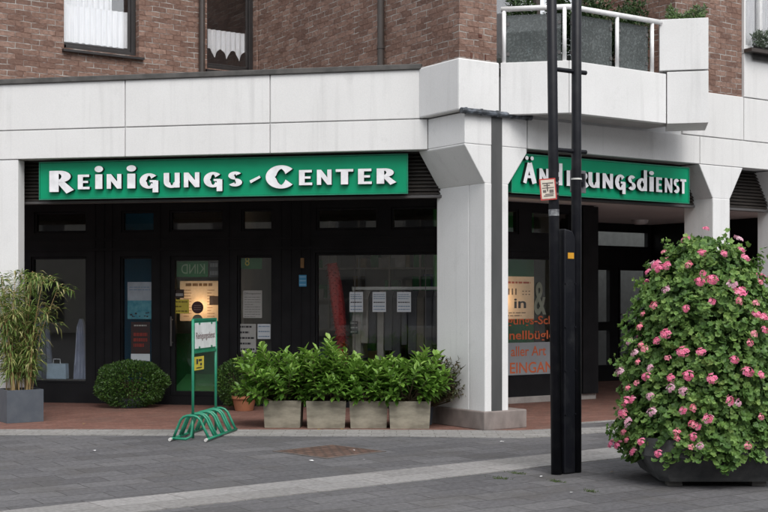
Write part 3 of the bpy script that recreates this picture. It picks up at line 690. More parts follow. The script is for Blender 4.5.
# ------------------------------------------------------------------ notices and posters in the windows
FS = Fr(FL.f(0, DS), (cl, -sl), (sl, cl))      # left shopfront plane, axis running right
FQ = Fr(FR.f(0, RS), (cr, sr), (-sr, cr))      # right shopfront plane
M['paper'] = pm('paper_white', (.62, .66, .70), (.55, .59, .62), 5, .7)
M['paper2'] = pm('paper_grey', (.42, .42, .40), (.36, .36, .34), 5, .7)
M['ink'] = pm('ink', (.03, .03, .035), rough=.7)
M['inkb'] = pm('ink_blue', (.16, .26, .38), rough=.7)
M['parch'] = pm('parchment', (.62, .40, .22), (.50, .30, .16), 3, .8)
def glowpaper(name, c, e):
    m, nt, P = base_nodes(name); P.inputs['Roughness'].default_value = .8
    n = noise(nt, 6, 3); col = ramp(nt, n, [(.35, c), (.65, tuple(x * .85 for x in c))]); lnk(nt, col, P.inputs['Base Color'])
    lnk(nt, col, P.inputs['Emission Color']); P.inputs['Emission Strength'].default_value = e; return m
M['parchglow'] = glowpaper('selfglow_parchment', (.72, .52, .34), .06)  # faint emission in the paper itself imitates lamplight falling on it
M['yellow'] = pm('yellow_paper', (.62, .52, .06), rough=.6)
M['red'] = pm('red_ink', (.50, .10, .04), rough=.6)
M['blue'] = pm('blue_paper', (.05, .30, .55), rough=.5)
M['wood'] = pm('tan_wood', (.45, .25, .10), rough=.5)
def paper(F, px0, px1, py0, py1, label, cat, mat, b=.051, name='notice', group=None, th=.002):
    a0, a1 = AP(F, px0, b), AP(F, px1, b); z1, z0 = ZP(F, (a0 + a1) / 2, b, py0), ZP(F, (a0 + a1) / 2, b, py1)
    mb = MB(); mb.box(F, a0, a1, b, b + th, z0, z1); T = mb.build(name, mat, org=F.p((a0 + a1) / 2, b, z0)); tag(T, label, cat, group)
    return T, a0, a1, z0, z1
def marks(T, F, a0, a1, z0, z1, rows, mat, b=.049, name='print', fill=.7, hh=.4, seed=0):
    rnd = random.Random(seed); mb = MB(); h = (z1 - z0) / rows
    for r in range(rows):
        z = z1 - (r + .5) * h; a = a0 + (a1 - a0) * .08
        e = a0 + (a1 - a0) * (.92 if rnd.random() < fill else rnd.uniform(.5, .85))
        while a < e:
            wd = (a1 - a0) * rnd.uniform(.06, .2); mb.box(F, a, min(a + wd, e), b, b + .001, z - h * hh / 2, z + h * hh / 2); a += wd + (a1 - a0) * .03
    mb.build(name, mat, T)
# glass plane is at .055; papers sit just outside/inside of it
grp = 'white notices in the large window'
for i, (x0, x1, lab) in enumerate(((349.5, 363, 'leftmost of the three small white notices in the large window, beside the red garland'), (372.5, 386, 'middle one of the three small white notices in the large window'), (397, 411, 'rightmost of the three small white notices in the large window, nearest the white pillar'))):
    T, a0, a1, z0, z1 = paper(FS, x0, x1, 292, 312, lab, 'notice', M['paper'], group=grp)
    h = z1 - z0
    marks(T, FS, a0, a1, z0 + h * .62, z1 - h * .08, 3, M['inkb'], seed=i, hh=.35); marks(T, FS, a0, a1, z0 + h * .42, z0 + h * .55, 1, M['ink'], seed=3, hh=.4, name='print'); marks(T, FS, a0, a1, z0 + h * .05, z0 + h * .36, 2, M['inkb'], seed=9 + i, hh=.3)
T, a0, a1, z0, z1 = paper(FS, 243, 262, 290.5, 318, 'pale sheet of opening hours, upper one in the narrow window right of the door', 'notice', M['paper2'])
h = z1 - z0; lettering('Öffnungszeiten', FS, a0 + .02, a1 - .02, .0495, z1 - .065, z1 - .025, M['ink'], T)
marks(T, FS, a0, a1, z0, z1 - h * .2, 9, M['ink'], hh=.14, seed=5)
T, a0, a1, z0, z1 = paper(FS, 237.5, 256, 324, 352, 'grey sheet with bold black lines, lower left in the narrow window right of the door', 'notice', M['paper2'])
marks(T, FS, a0, a1, z0, z1, 5, M['ink'], hh=.32, seed=6)
T, a0, a1, z0, z1 = paper(FS, 257.5, 270.5, 324, 339, 'small pale blue sheet above the laurels, beside the grey sheet with bold lines', 'notice', M['paper'])
marks(T, FS, a0, a1, z0, z1, 3, M['inkb'], hh=.2, seed=8)
T, a0, a1, z0, z1 = paper(FS, 350, 358, 321, 334, 'faint grey card low in the large window, behind the laurel tips', 'card', M['dark'], b=.08, name='card')
marks(T, FS, a0, a1, z0, z1, 3, M['paper2'], b=.078, hh=.3, seed=2)
# posters left of door
T, a0, a1, z0, z1 = paper(FS, 127.5, 152, 282, 319, 'poster with white top and blue seascape in the narrow window left of the door', 'poster', pm('poster_top', (.34, .40, .46), rough=.6), name='poster')
mb = MB(); mb.box(FS, a0, a1, .049, .0505, z0, z0 + (z1 - z0) * .5); mb.build('picture', pm('poster_sea', (.03, .19, .26), (.10, .30, .36), 12, .6), T)
mb = MB(); 
rr = random.Random(4)
for k in range(9): aa = rr.uniform(a0 + .02, a1 - .05); zz = z0 + rr.uniform(.02, .10); mb.box(FS, aa, aa + rr.uniform(.01, .04), .0475, .0485, zz, zz + rr.uniform(.01, .03))
mb.build('print', M['ink'], T)
marks(T, FS, a0, a1, z1 - .14, z1 - .06, 2, M['inkb'], b=.0482, seed=12, hh=.3)
T, a0, a1, z0, z1 = paper(FS, 131, 150, 322, 361, 'dark red and black poster with white foot below the seascape poster', 'poster', pm('poster_dark', (.05, .012, .012), (.02, .02, .02), 30, .6), name='poster')
mb = MB(); mb.box(FS, a0, a1, .049, .0505, z0, z0 + .11); mb.build('picture', M['paper'], T); marks(T, FS, a0 + .03, a1 - .03, z1 - .08, z1 - .03, 1, M['paper2'], seed=3)
marks(T, FS, a0 + .02, a1 - .02, z0 + .2, z1 - .15, 3, pm('poster_red', (.25, .03, .02), rough=.6), seed=13, hh=.6, b=.0485)
# door posters
T, a0, a1, z0, z1 = paper(FS, 180, 219, 281, 321, 'warm lit parchment price list hanging behind the glass of the door', 'price list', M['parchglow'], b=.36, name='price_list')
mb_ = marks(T, FS, a0 + .05, a1 - .05, z1 - .085, z1 - .03, 1, pm('brown_ink', (.25, .13, .06), rough=.8), b=.358, seed=1, hh=.8)
marks(T, FS, a0 + .05, a0 + .2, z0 + .05, z1 - .12, 10, pm('brown_ink', (.33, .17, .08), rough=.8), b=.358, seed=2, hh=.25); marks(T, FS, a1 - .2, a1 - .06, z0 + .05, z1 - .12, 10, pm('brown_ink', (.33, .17, .08), rough=.8), b=.358, seed=4, hh=.25)
def bulb(F, px, py, b, e, T):
    a = AP(F, px, b); z = ZP(F, a, b, py); l = bpy.data.lights.new('lamp', 'POINT'); l.energy = e; l.color = (1, .72, .45); l.shadow_soft_size = .03
    o = bpy.data.objects.new('lamp', l); COL.objects.link(o); o.parent = T; o.location = F.p(a, b, z) - ORG[T.name]
bulb(FS, 197.5, 306, .16, 1.6, T)
T, a0, a1, z0, z1 = paper(FS, 171.5, 189, 299.5, 313.5, 'yellow notice with dark lines at the left edge of the glass door', 'notice', M['yellow'])
marks(T, FS, a0, a1, z0, z1, 3, pm('olive_ink', (.18, .14, .02), rough=.7), hh=.3, seed=3)
T, a0, a1, z0, z1 = paper(FS, 175, 184, 289.5, 298, 'small dark card with pale label just above the yellow door notice', 'card', pm('card_brown', (.04, .025, .02), rough=.7), name='card')
marks(T, FS, a0, a1, z0 + .02, z1 - .05, 1, M['paper2'], seed=3, hh=.7)
T, a0, a1, z0, z1 = paper(FS, 209.5, 221, 296, 305, 'plain brown cardboard piece at the right edge of the lit price list', 'card', pm('cardboard', (.28, .16, .10), rough=.8), name='card', b=.094)
def disc(F, px, py, rpx, label, mat, mat2, b):
    a = AP(F, px, b); z = ZP(F, a, b, py); r = rpx / FOC * F.f(a, b).y
    mb = MB(); mb.prism(F, [(a + r * math.cos(2 * math.pi * k / 20), z + r * math.sin(2 * math.pi * k / 20)) for k in range(20)], b, b + .002)
    T = mb.build('sticker', mat, org=F.p(a, b, z - r)); tag(T, label, 'sticker')
    marks(T, F, a - r * .7, a + r * .7, z - r * .5, z + r * .5, 3, mat2, b=b - .002, hh=.3, seed=7, name='print')
disc(FS, 197.5, 307.5, 6.2, 'round dark red sticker in the middle of the door glass', pm('maroon', (.06, .015, .015), rough=.5), pm('maroon_ink', (.3, .2, .17), rough=.5), .049)
disc(FS, 197.5, 320, 5.6, 'round grey green sticker just below the dark red one on the door', pm('greyg', (.14, .15, .10), rough=.5), pm('greyg2', (.25, .27, .2), rough=.5), .049)
T, a0, a1, z0, z1 = paper(FS, 174, 208, 261, 277, 'dark green banner with mirrored pale letters behind the top of the door glass', 'banner', pm('banner_green', (.0, .18, .045), rough=.7), b=.13, name='banner')
lettering('KIND', FS, a0 + .12, a1 - .05, .128, z0 + .05, z1 - .05, pm('banner_pale', (.35, .5, .35), rough=.7), T, flip=True)
T, a0, a1, z0, z1 = paper(FS, 209, 222, 261, 277, 'dark blue grey board with pale lines behind the top right of the door glass', 'board', pm('board_blue', (.03, .04, .05), rough=.7), b=.13, name='notice_board')
marks(T, FS, a0, a1, z0, z1, 2, pm('pale_ink', (.18, .2, .22), rough=.7), b=.128, seed=5, hh=.5)
T, a0, a1, z0, z1 = paper(FS, 240, 262, 255, 269, 'dark green board with yellow figure 8 at the top of the narrow window', 'board', pm('board_green', (.01, .15, .04), rough=.7), b=.09, name='notice_board')
lettering('8', FS, a0 + .08, a0 + .15, .088, z0 + .05, z1 - .03, pm('olive_y', (.55, .5, .05), rough=.7), T)
# sticker on pier
T, a0, a1, z0, z1 = paper(FS, 299, 306.5, 275, 286.5, 'small light blue sticker on the black pier left of the large window', 'sticker', M['blue'], b=-.014, name='sticker')
marks(T, FS, a0, a1, z0, z1, 3, pm('lightblue', (.3, .55, .75), rough=.5), b=-.016, seed=5, hh=.3)
T, a0, a1, z0, z1 = paper(FS, 300.5, 304, 258, 268, 'tiny brass door bell plate above the light blue sticker', 'bell plate', pm('brass', (.22, .12, .05), rough=.4, metal=.6), b=-.018, name='bell_plate', th=.01)
# right shopfront writings
bq = .051
T, a0, a1, z0, z1 = paper(FQ, 500, 534, 276.5, 319, 'warm lit parchment poster in the window behind the black poles', 'poster', M['parchglow'], b=.24, name='poster')
marks(T, FQ, a0 + .02, a1 - .02, z1 - .12, z1 - .07, 1, M['red'], b=.238, seed=4, hh=.6); bulb(FQ, 503, 300, .13, 3.0, T)
lettering('III :::', FQ, AP(FQ, 508, .24), AP(FQ, 530, .24), .238, z1 - .29, z1 - .19, pm('sepia', (.16, .10, .06), rough=.7), T)
lettering('in', FQ, AP(FQ, 514, .24), AP(FQ, 526, .24), .238, z0 + .17, z0 + .32, M['ink'], T, .02)
marks(T, FQ, a0 + .02, a1 - .02, z0 + .03, z0 + .12, 2, pm('sepia', (.16, .10, .06), rough=.7), b=.238, seed=6, hh=.3)
T = thing('window_lettering', 'orange lettering and pale swash stuck on the window behind the black poles', 'window lettering', FQ.p(AP(FQ, 530, bq), bq, .5))
M['swash'] = pm('swash', (.30, .33, .26), rough=.6)
lettering('&', FQ, AP(FQ, 534, bq), AP(FQ, 546, bq), bq - .002, ZP(FQ, 3.4, bq, 315), ZP(FQ, 3.4, bq, 282), M['swash'], T, .02)
M['orange'] = pm('orange_letters', (.75, .17, .06), rough=.6)
lettering('Reinigungs-Schnell', FQ, AP(FQ, 484, bq), AP(FQ, 569, bq), bq - .002, ZP(FQ, 3.2, bq, 327), ZP(FQ, 3.2, bq, 316), M['orange'], T, .015)
lettering('Schnellbüglerei', FQ, AP(FQ, 490, bq), AP(FQ, 568, bq), bq - .002, ZP(FQ, 3.2, bq, 342), ZP(FQ, 3.2, bq, 330.5), M['orange'], T, .015)
T, a0, a1, z0, z1 = paper(FQ, 480, 570, 342.5, 377, 'pale panel at the foot of the window reading aller Art EINGANG', 'panel sign', pm('pale_panel', (.36, .38, .40), (.32, .34, .36), 3, .6), b=.045, name='panel_sign')
lettering('aller Art', FQ, AP(FQ, 511, .043), AP(FQ, 546, .043), .043, ZP(FQ, 3.2, bq, 356), ZP(FQ, 3.2, bq, 346), M['orange'], T, .01)
lettering('EINGANG', FQ, AP(FQ, 510, .043), AP(FQ, 562, .043), .043, ZP(FQ, 3.2, bq, 373), ZP(FQ, 3.2, bq, 362), M['orange'], T, .012)

# ------------------------------------------------------------------ things inside the shop
def cloth(name, F, px0, px1, z0, z1, b, mat, label, cat, wob=.03, n=16):
    a0, a1 = AP(F, px0, b), AP(F, px1, b); mb = MB(); rows = 8; am = (a0 + a1) / 2
    def P(i, j, back):
        u = i / n - .5; v = j / rows
        wdt = (.55 + .5 * min(1, (1 - v) * 1.3)) * (1 - .65 * max(0, v - .86) / .14)
        d = .035 * math.sin(u * 26 + 1.3 * math.sin(v * 3)) * (1 - v * .6)
        return F.p(am + u * (a1 - a0) * wdt, b + d + (.05 + .04 * math.cos(u * math.pi) if back else 0), z0 + (z1 - z0) * v)
    for back in (0, 1):
        for j in range(rows):
            for i in range(n): mb.poly([P(i, j, back), P(i + 1, j, back), P(i + 1, j + 1, back), P(i, j + 1, back)])
    for j in range(rows):
        for i in (0, n): mb.poly([P(i, j, 0), P(i, j + 1, 0), P(i, j + 1, 1), P(i, j, 1)])
    T = mb.build(name, mat, smooth=True); tag(T, label, cat); return T
M['shirt'] = pm('garment_pale', (.55, .60, .75), (.42, .46, .6), 4, .9)
M['drape'] = pm('garment_grey', (.40, .44, .56), (.28, .32, .42), 3, .9)
cloth('garment', FS, 74, 87, .33, 1.30, .35, M['shirt'], 'pale blue grey garment hanging at the right of the left window', 'garment')
cloth('garment', FS, 30, 50, .33, 1.5, .45, M['drape'], 'grey garment hanging behind the bamboo in the left window', 'garment')
a = AP(FS, 56, .2); T = thing('paper_bag', 'pale blue paper bag with handle standing in the left shop window', 'bag', FS.p(a, .2, .36))
mb = MB(); a0, a1 = AP(FS, 46.5, .2), AP(FS, 66, .2); mb.prism(Fr(FS.f(0, 0), FS.ax, FS.ay), [(a0, .36), (a1, .36), (a1 - .01, .60), (a0 + .01, .60)], .2, .31); mb.build('bag_body', pm('bag_blue', (.42, .55, .68), rough=.7), T)
mb = MB(); am = (a0 + a1) / 2; mb.tube([FS.p(am - .06, .22, .60), FS.p(am - .055, .22, .67), FS.p(am + .055, .22, .67), FS.p(am + .06, .22, .60)], .008, 6); mb.build('handle', M['paper'], T)
# display bed under the windows
mb = MB()
for x0, x1 in ((28, 90), (314, 445)): mb.box(FS, AP(FS, x0, .2), AP(FS, x1, .2), .15, .9, .02, .35)
T = mb.build('window_bed', M['dark'], B)
# blue partition behind the narrow window, wooden pole
mb = MB(); mb.box(FS, AP(FS, 112, .6), AP(FS, 166, .6), .75, .80, 0, 3.1); mb.build('blue_partition', pm('blue_wall', (.02, .18, .36), (.03, .14, .26), 1, .8), B)
mb = MB(); a = AP(FS, 121.8, .12); mb.tube([FS.p(a, .12, .02), FS.p(a, .12, 2.02)], .013, 8); T = mb.build('wooden_pole', M['wood'], smooth=True); tag(T, 'thin tan wooden pole upright behind the left edge of the narrow window', 'pole')
# green mat inside the door
mb = MB(); mb.prism(Fr(FS.f(AP(FS, 171, .2), 0), FS.ay, FS.ax), [(.16, .02), (.16, .17), (.9, .42), (.9, .02)], 0, AP(FS, 222, .2) - AP(FS, 171, .2)); T = mb.build('entrance_ramp', pm('ramp_green', (.04, .24, .07), (.03, .18, .06), 4, .8), B)
mb = MB(); mb.box(FS, AP(FS, 160, 1.4), AP(FS, 236, 1.4), 1.4, 1.5, 0, 1.05); T = mb.build('shop_counter', pm('counter_green', (.04, .26, .08), rough=.6)); tag(T, 'green shop counter standing behind the glass door', 'counter')
# red garland
T = thing('garland', 'long red garland of paper scales hanging in the large window', 'garland', FS.p(AP(FS, 338, .25), .25, .6))
mb = MB(); M['garl'] = pm('garland_red', (.50, .035, .03), (.36, .03, .03), 20, .6)
pts = []
for i in range(40):
    u = i / 39; px = 332 + 10 * u + 2.0 * math.sin(u * 3); a = AP(FS, px, .25); z = 2.15 - 1.5 * u; pts.append(FS.p(a, .25, z))
mb.tube(pts, [.05 + .05 * math.sin(math.pi * min(1, .15 + i / 39)) for i in range(40)], 8)
for i in range(0, 40):
    for k in range(7):
        an = k * .9 + i * .5; c = pts[i]; r = .09
        d = Vector((math.cos(an), math.sin(an), 0)); e = Vector((-d.y, d.x, 0))
        mb.poly([c + d * .05 - e * .035, c + d * .05 + e * .035, c + d * (r + .05) - Vector((0, 0, .05)), ])
mb.build('streamer', M['garl'], T)
# white rack bar, dim clothing rail inside
T = thing('clothes_rail', 'white clothes rail with dark garments inside the large window', 'clothes rail', FS.p(AP(FS, 395, 1.0), 1.0, .02))
mb = MB(); a0, a1 = AP(FS, 352, .5), AP(FS, 452, .5); z = ZP(FS, a0, .5, 288.5); mb.box(FS, a0, a1, .5, .53, z - .02, z + .025)
for aa in (a0 + .02, a1 - .03): mb.tube([FS.p(aa, .515, .02), FS.p(aa, .515, z - .021)], .014, 8)
mb.build('rail', pm('rail_grey', (.75, .74, .72), rough=.5), T)
rr = random.Random(11)
for i in range(11):
    a = a0 + .12 + i * (a1 - a0 - .2) / 11; col = rr.choice([(.08, .08, .09), (.14, .12, .10), (.05, .09, .07), (.30, .28, .26), (.05, .05, .06)])
    mb = MB(); wd = .04 + rr.random() * .03
    n = 6
    for j in range(n):
        u0, u1 = j / n, (j + 1) / n
        mb.box(FS, a - wd, a + wd, .30 + .1 * u1 * (u1 > .8), .72 - .1 * u1 * (u1 > .8), z - .05 - (1 - u0) * (.8 + .2 * rr.random()), z - .05 - (1 - u1) * .8)
        break
    mb = MB(); zb = z - .05 - rr.uniform(.7, 1.1)
    mb.prism(Fr(FS.f(a, .515), FS.ay, FS.ax), [(-.04, z - .03), (.04, z - .03), (.22, z - .14), (.25, zb), (-.25, zb), (-.22, z - .14)], -wd, wd)
    mb.build('garment', pm('dark_cloth', col, rough=.95), T, bevel=.01)
# back of the shop: shelves with bright and green patches seen dimly
T = thing('shelf_unit', 'tall shelf unit with folded goods at the back of the shop', 'shelf', FS.p(AP(FS, 380, 2), 2.0, 0))
mb = MB(); a0, a1 = AP(FS, 300, 2), AP(FS, 452, 2)
for z in (.1, .6, 1.1, 1.6, 2.1, 2.6): mb.box(FS, a0, a1, 1.9, 2.3, z, z + .03)
for aa in [a0 + (a1 - a0) * k / 5 for k in range(6)]: mb.box(FS, aa - .015, aa + .015, 1.9, 2.3, 0.02, 2.9)
mb.build('shelf_frame', pm('shelf', (.5, .48, .44), rough=.7), T)
for k in range(60):
    aa = rr.uniform(a0 + .05, a1 - .3); z = rr.choice([.13, .63, 1.13, 1.63, 2.13]); col = rr.choice([(.03, .35, .08), (.5, .5, .5), (.08, .16, .35), (.4, .3, .15), (.7, .7, .72), (.3, .05, .04), (.03, .3, .08)])
    mb = MB(); bb_ = 1.92 + k * .002; mb.box(FS, aa, aa + rr.uniform(.1, .3), bb_, 2.28, z + .001, z + rr.uniform(.1, .4)); mb.build('folded_goods', pm('goods', col, rough=.8), T)
mb = MB(); mb.box(FQ, AR(470), AR(575), .9, .95, .1, 3.1); T = mb.build('green_partition', M['roomg'], B)

# ------------------------------------------------------------------ plants
def rv(rnd):
    while 1:
        v = Vector((rnd.uniform(-1, 1), rnd.uniform(-1, 1), rnd.uniform(-1, 1)))
        if .05 < v.length < 1: return v.normalized()
def leaf(mb, p, d, up, L, Wd, fold=.25, droop=.1, tint=.5, seg=2):
    d = d.normalized(); s_ = d.cross(up)
    if s_.length < .1: s_ = d.orthogonal()
    s_.normalize(); n = s_.cross(d).normalized()
    i = len(mb.v); P = p + d * L * .5 - n * droop * L * .15; T_ = p + d * L - n * droop * L
    e = n * fold * Wd * .5
    mb.v += [p, p + d * L * .42 + s_ * Wd * .5 + e, P, p + d * L * .42 - s_ * Wd * .5 + e, T_]
    for f in ((0, 1, 4, 2), (0, 2, 4, 3)):
        mb.f.append([i + k for k in f]); mb.uv.append([(tint, .5)] * 4); mb.m.append(0)
def leaf6(mb, p, d, up, L, Wd, fold, droop, tint):
    d = d.normalized(); s_ = d.cross(up)
    if s_.length < .1: s_ = d.orthogonal()
    s_.normalize(); n = s_.cross(d).normalized(); i = len(mb.v); e = n * fold * Wd * .5
    mb.v += [p, p + d * L * .5 - n * droop * L * .3, p + d * L - n * droop * L,
             p + d * L * .25 + s_ * Wd * .38 + e, p + d * L * .65 + s_ * Wd * .5 + e - n * droop * L * .4,
             p + d * L * .25 - s_ * Wd * .38 + e, p + d * L * .65 - s_ * Wd * .5 + e - n * droop * L * .4]
    for f in ((0, 3, 4, 1), (1, 4, 2), (0, 1, 6, 5), (1, 2, 6)):
        mb.f.append([i + k for k in f]); mb.uv.append([(tint, .5)] * len(f)); mb.m.append(0)
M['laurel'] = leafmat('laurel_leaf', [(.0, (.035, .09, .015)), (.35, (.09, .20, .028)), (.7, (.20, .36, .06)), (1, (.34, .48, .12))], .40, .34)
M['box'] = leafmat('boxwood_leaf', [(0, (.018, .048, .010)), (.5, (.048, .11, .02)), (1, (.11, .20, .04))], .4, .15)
M['bamboo'] = leafmat('bamboo_leaf', [(0, (.05, .11, .02)), (.45, (.12, .20, .04)), (.72, (.26, .29, .09)), (1, (.58, .50, .28))], .55, .25, 4)
M['redshrub'] = leafmat('reddish_leaf', [(0, (.02, .035, .012)), (.5, (.05, .06, .02)), (1, (.11, .06, .035))], .45, .15)
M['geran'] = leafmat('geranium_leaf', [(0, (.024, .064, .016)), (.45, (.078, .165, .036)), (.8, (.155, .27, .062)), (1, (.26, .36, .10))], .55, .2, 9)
M['hedge'] = leafmat('hedge_leaf', [(0, (.010, .026, .008)), (.5, (.028, .06, .016)), (1, (.07, .12, .03))], .5, .15)
M['stem'] = pm('stem_brown', (.10, .075, .04), rough=.8)
M['cane'] = pm('bamboo_cane', (.40, .28, .12), (.28, .19, .08), 6, .6)
M['conc'] = pm('weathered_concrete', (.31, .285, .225), (.17, .155, .12), 4, .9, .3, stretch=(1, 1, 3))
M['greyp'] = pm('slate_planter', (.060, .072, .090), (.085, .098, .115), 5, .6, .05)
M['soil'] = pm('soil', (.03, .022, .015), rough=1)

def laurel(px, py, wpx, top, lean, label, seed, spread=.46, nsh=46):
    rnd = random.Random(seed); x, y = GP(px, py); w2 = wpx / FOC * y / 2; T = thing('potted_laurel', label, 'potted plant', (x, y + .2, 0), 'laurels in concrete boxes before the shop window')
    cx, cy = x, y + .2; ang = rnd.uniform(-.04, .04)
    F = Fr((cx, cy), (math.cos(ang), math.sin(ang)), (-math.sin(ang), math.cos(ang)))
    mb = MB(); hgt = .345
    def ring(w, d, z): return [F.p(-w, -d, z), F.p(w, -d, z), F.p(w, d, z), F.p(-w, d, z)]
    R = [ring(w2 * .93, .185, .006), ring(w2, .2, hgt), ring(w2 - .035, .165, hgt), ring(w2 - .035, .165, hgt - .07)]
    for k in range(3):
        for j in range(4): mb.poly([R[k][j], R[k][(j + 1) % 4], R[k + 1][(j + 1) % 4], R[k + 1][j]])
    mb.poly(R[0][::-1]); mb.poly(R[3]); mb.build('planter', M['conc'], T, bevel=.007)
    lf = MB(); st = MB(); C = Vector((cx, cy, hgt - .06))
    for k in range(nsh):
        a = rnd.uniform(0, 2 * math.pi); r = math.sqrt(rnd.random()); hz = rnd.random() ** .8
        tip = C + Vector((math.cos(a) * r * spread + lean[0] * hz, math.sin(a) * r * spread * .8 + lean[1] * hz, .12 + hz * top * (1 - .4 * r * r)))
        if tip.z < hgt + .02: tip.z = hgt + .02
        b0 = C + Vector((rnd.uniform(-.08, .08), rnd.uniform(-.06, .06), 0))
        mid = b0.lerp(tip, .5) + Vector((math.cos(a), math.sin(a), 0)) * .05 * r
        pts = [b0, mid, tip]; st.tube(pts, [.008, .006, .003], 5, caps=False)
        ax = (tip - mid).normalized()
        nl = rnd.randint(15, 20)
        for j in range(nl):
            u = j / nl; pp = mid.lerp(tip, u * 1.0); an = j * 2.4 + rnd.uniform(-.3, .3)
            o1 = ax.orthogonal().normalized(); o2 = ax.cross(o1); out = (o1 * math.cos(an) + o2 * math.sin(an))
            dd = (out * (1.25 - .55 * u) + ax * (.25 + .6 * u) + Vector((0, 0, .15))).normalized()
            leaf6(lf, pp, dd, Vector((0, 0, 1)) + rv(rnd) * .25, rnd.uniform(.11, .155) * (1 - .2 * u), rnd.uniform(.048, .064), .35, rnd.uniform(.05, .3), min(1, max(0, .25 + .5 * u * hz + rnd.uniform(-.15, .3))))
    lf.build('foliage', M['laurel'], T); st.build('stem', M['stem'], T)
    return T
laurel(282.5, 428.5, 38, .66, (-.10, 0), 'laurel in the leftmost concrete box, its branches reaching over the smaller round bush', 21, .62, 92)
laurel(325.5, 429, 40, .72, (0, 0), 'tallest laurel, in the second concrete box from the left', 22, .48, 78)
laurel(368, 429, 38.5, .50, (.02, 0), 'laurel in the narrow third concrete box from the left', 23, .46, 64)
laurel(409.5, 429.5, 42, .62, (.10, 0), 'laurel in the rightmost concrete box next to the white pillar plinth', 24, .54, 80)
def shoot(T, pts, seed): pass

def bush(name, px, py, rx, ry, rz, cz, n, lsize, mat, label, cat, seed, wr=.42, pot=None, sink=0, up=.3):
    rnd = random.Random(seed); x, y = GP(px, py); T = thing(name, label, cat, (x, y, 0)); lf = MB(); st = MB()
    lumps = [rv(rnd) for _ in range(26)]
    for k in range(n):
        d = rv(rnd); 
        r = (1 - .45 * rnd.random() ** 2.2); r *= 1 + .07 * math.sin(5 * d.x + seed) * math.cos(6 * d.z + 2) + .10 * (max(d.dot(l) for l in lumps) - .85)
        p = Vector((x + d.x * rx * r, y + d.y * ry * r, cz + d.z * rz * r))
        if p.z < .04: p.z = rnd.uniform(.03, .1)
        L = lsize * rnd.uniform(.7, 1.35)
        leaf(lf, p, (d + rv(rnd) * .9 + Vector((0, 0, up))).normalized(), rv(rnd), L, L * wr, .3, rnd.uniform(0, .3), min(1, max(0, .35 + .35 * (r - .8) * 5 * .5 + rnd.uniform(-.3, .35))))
    for k in range(14):
        d = rv(rnd); d.z = abs(d.z); st.tube([(x + d.x * .05, y + d.y * .05, .03), (x + d.x * rx * .4, y + d.y * ry * .4, cz), (x + d.x * rx * .85, y + d.y * ry * .85, cz + d.z * rz * .85)], [.012, .008, .003], 5, caps=False)
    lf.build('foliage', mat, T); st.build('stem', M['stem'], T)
    if pot:
        mb = MB(); mb.lathe((x + pot[1], y + pot[2], 0), pot[0], 26); mb.build('pot', pot[3], T, smooth=False)
    return T, lf
M['terra'] = pm('terracotta', (.34, .13, .06), (.26, .10, .05), 5, .8)
potp = [(0, .006), (.13, .006), (.17, .18), (.19, .18), (.19, .22), (.165, .22), (.16, .17), (0, .17)]
bush('boxwood_bush', 131.5, 407.5, .53, .42, .355, .34, 9000, .036, M['box'], 'round clipped boxwood bush on red paving below the seascape poster', 'bush', 31, .55, ([(0, .006), (.17, .006), (.2, .14), (0, .14)], 0, 0, M['greyp']))
x_, y_ = GP(236, 404)
bush('potted_bush', 237, 410, .31, .3, .33, .40, 4200, .038, M['box'], 'smaller loose bush in a terracotta pot left of the laurels', 'bush', 32, .5, (potp, .12, -.14, M['terra']))
# reddish shrub by the pillar
rnd = random.Random(33); x, y = 0.60, 16.0
T = thing('reddish_shrub', 'dark reddish green shrub between the last concrete box and the white pillar', 'shrub', (x, y, 0))
lf = MB(); st = MB(); C = Vector((x - .08, y, .3))
for k in range(120):
    a = rnd.uniform(0, 6.28); r = math.sqrt(rnd.random()); tip = C + Vector((math.cos(a) * r * .36 + .33, math.sin(a) * r * .22 - .28, .08 + rnd.random() * .60 * (1 - .3 * r)))
    st.tube([C - Vector((0, 0, .1)), C.lerp(tip, .6) + Vector((0, 0, -.02)), tip], [.008, .005, .002], 5, caps=False); ax = (tip - C).normalized()
    for j in range(13):
        u = j / 13; pp = C.lerp(tip, .45 + .55 * u); dd = (rv(rnd) + ax * .6).normalized(); leaf(lf, pp, dd, rv(rnd), rnd.uniform(.045, .075), .021, .3, .1, rnd.uniform(.1, 1) * (.5 + .5 * u))
lf.build('foliage', M['redshrub'], T); st.build('stem', M['stem'], T)
mb = MB(); mb.lathe((C.x, C.y, 0), [(0, .006), (.09, .006), (.12, .26), (.10, .26), (.095, .22), (0, .22)], 22); mb.build('pot', M['greyp'], T)

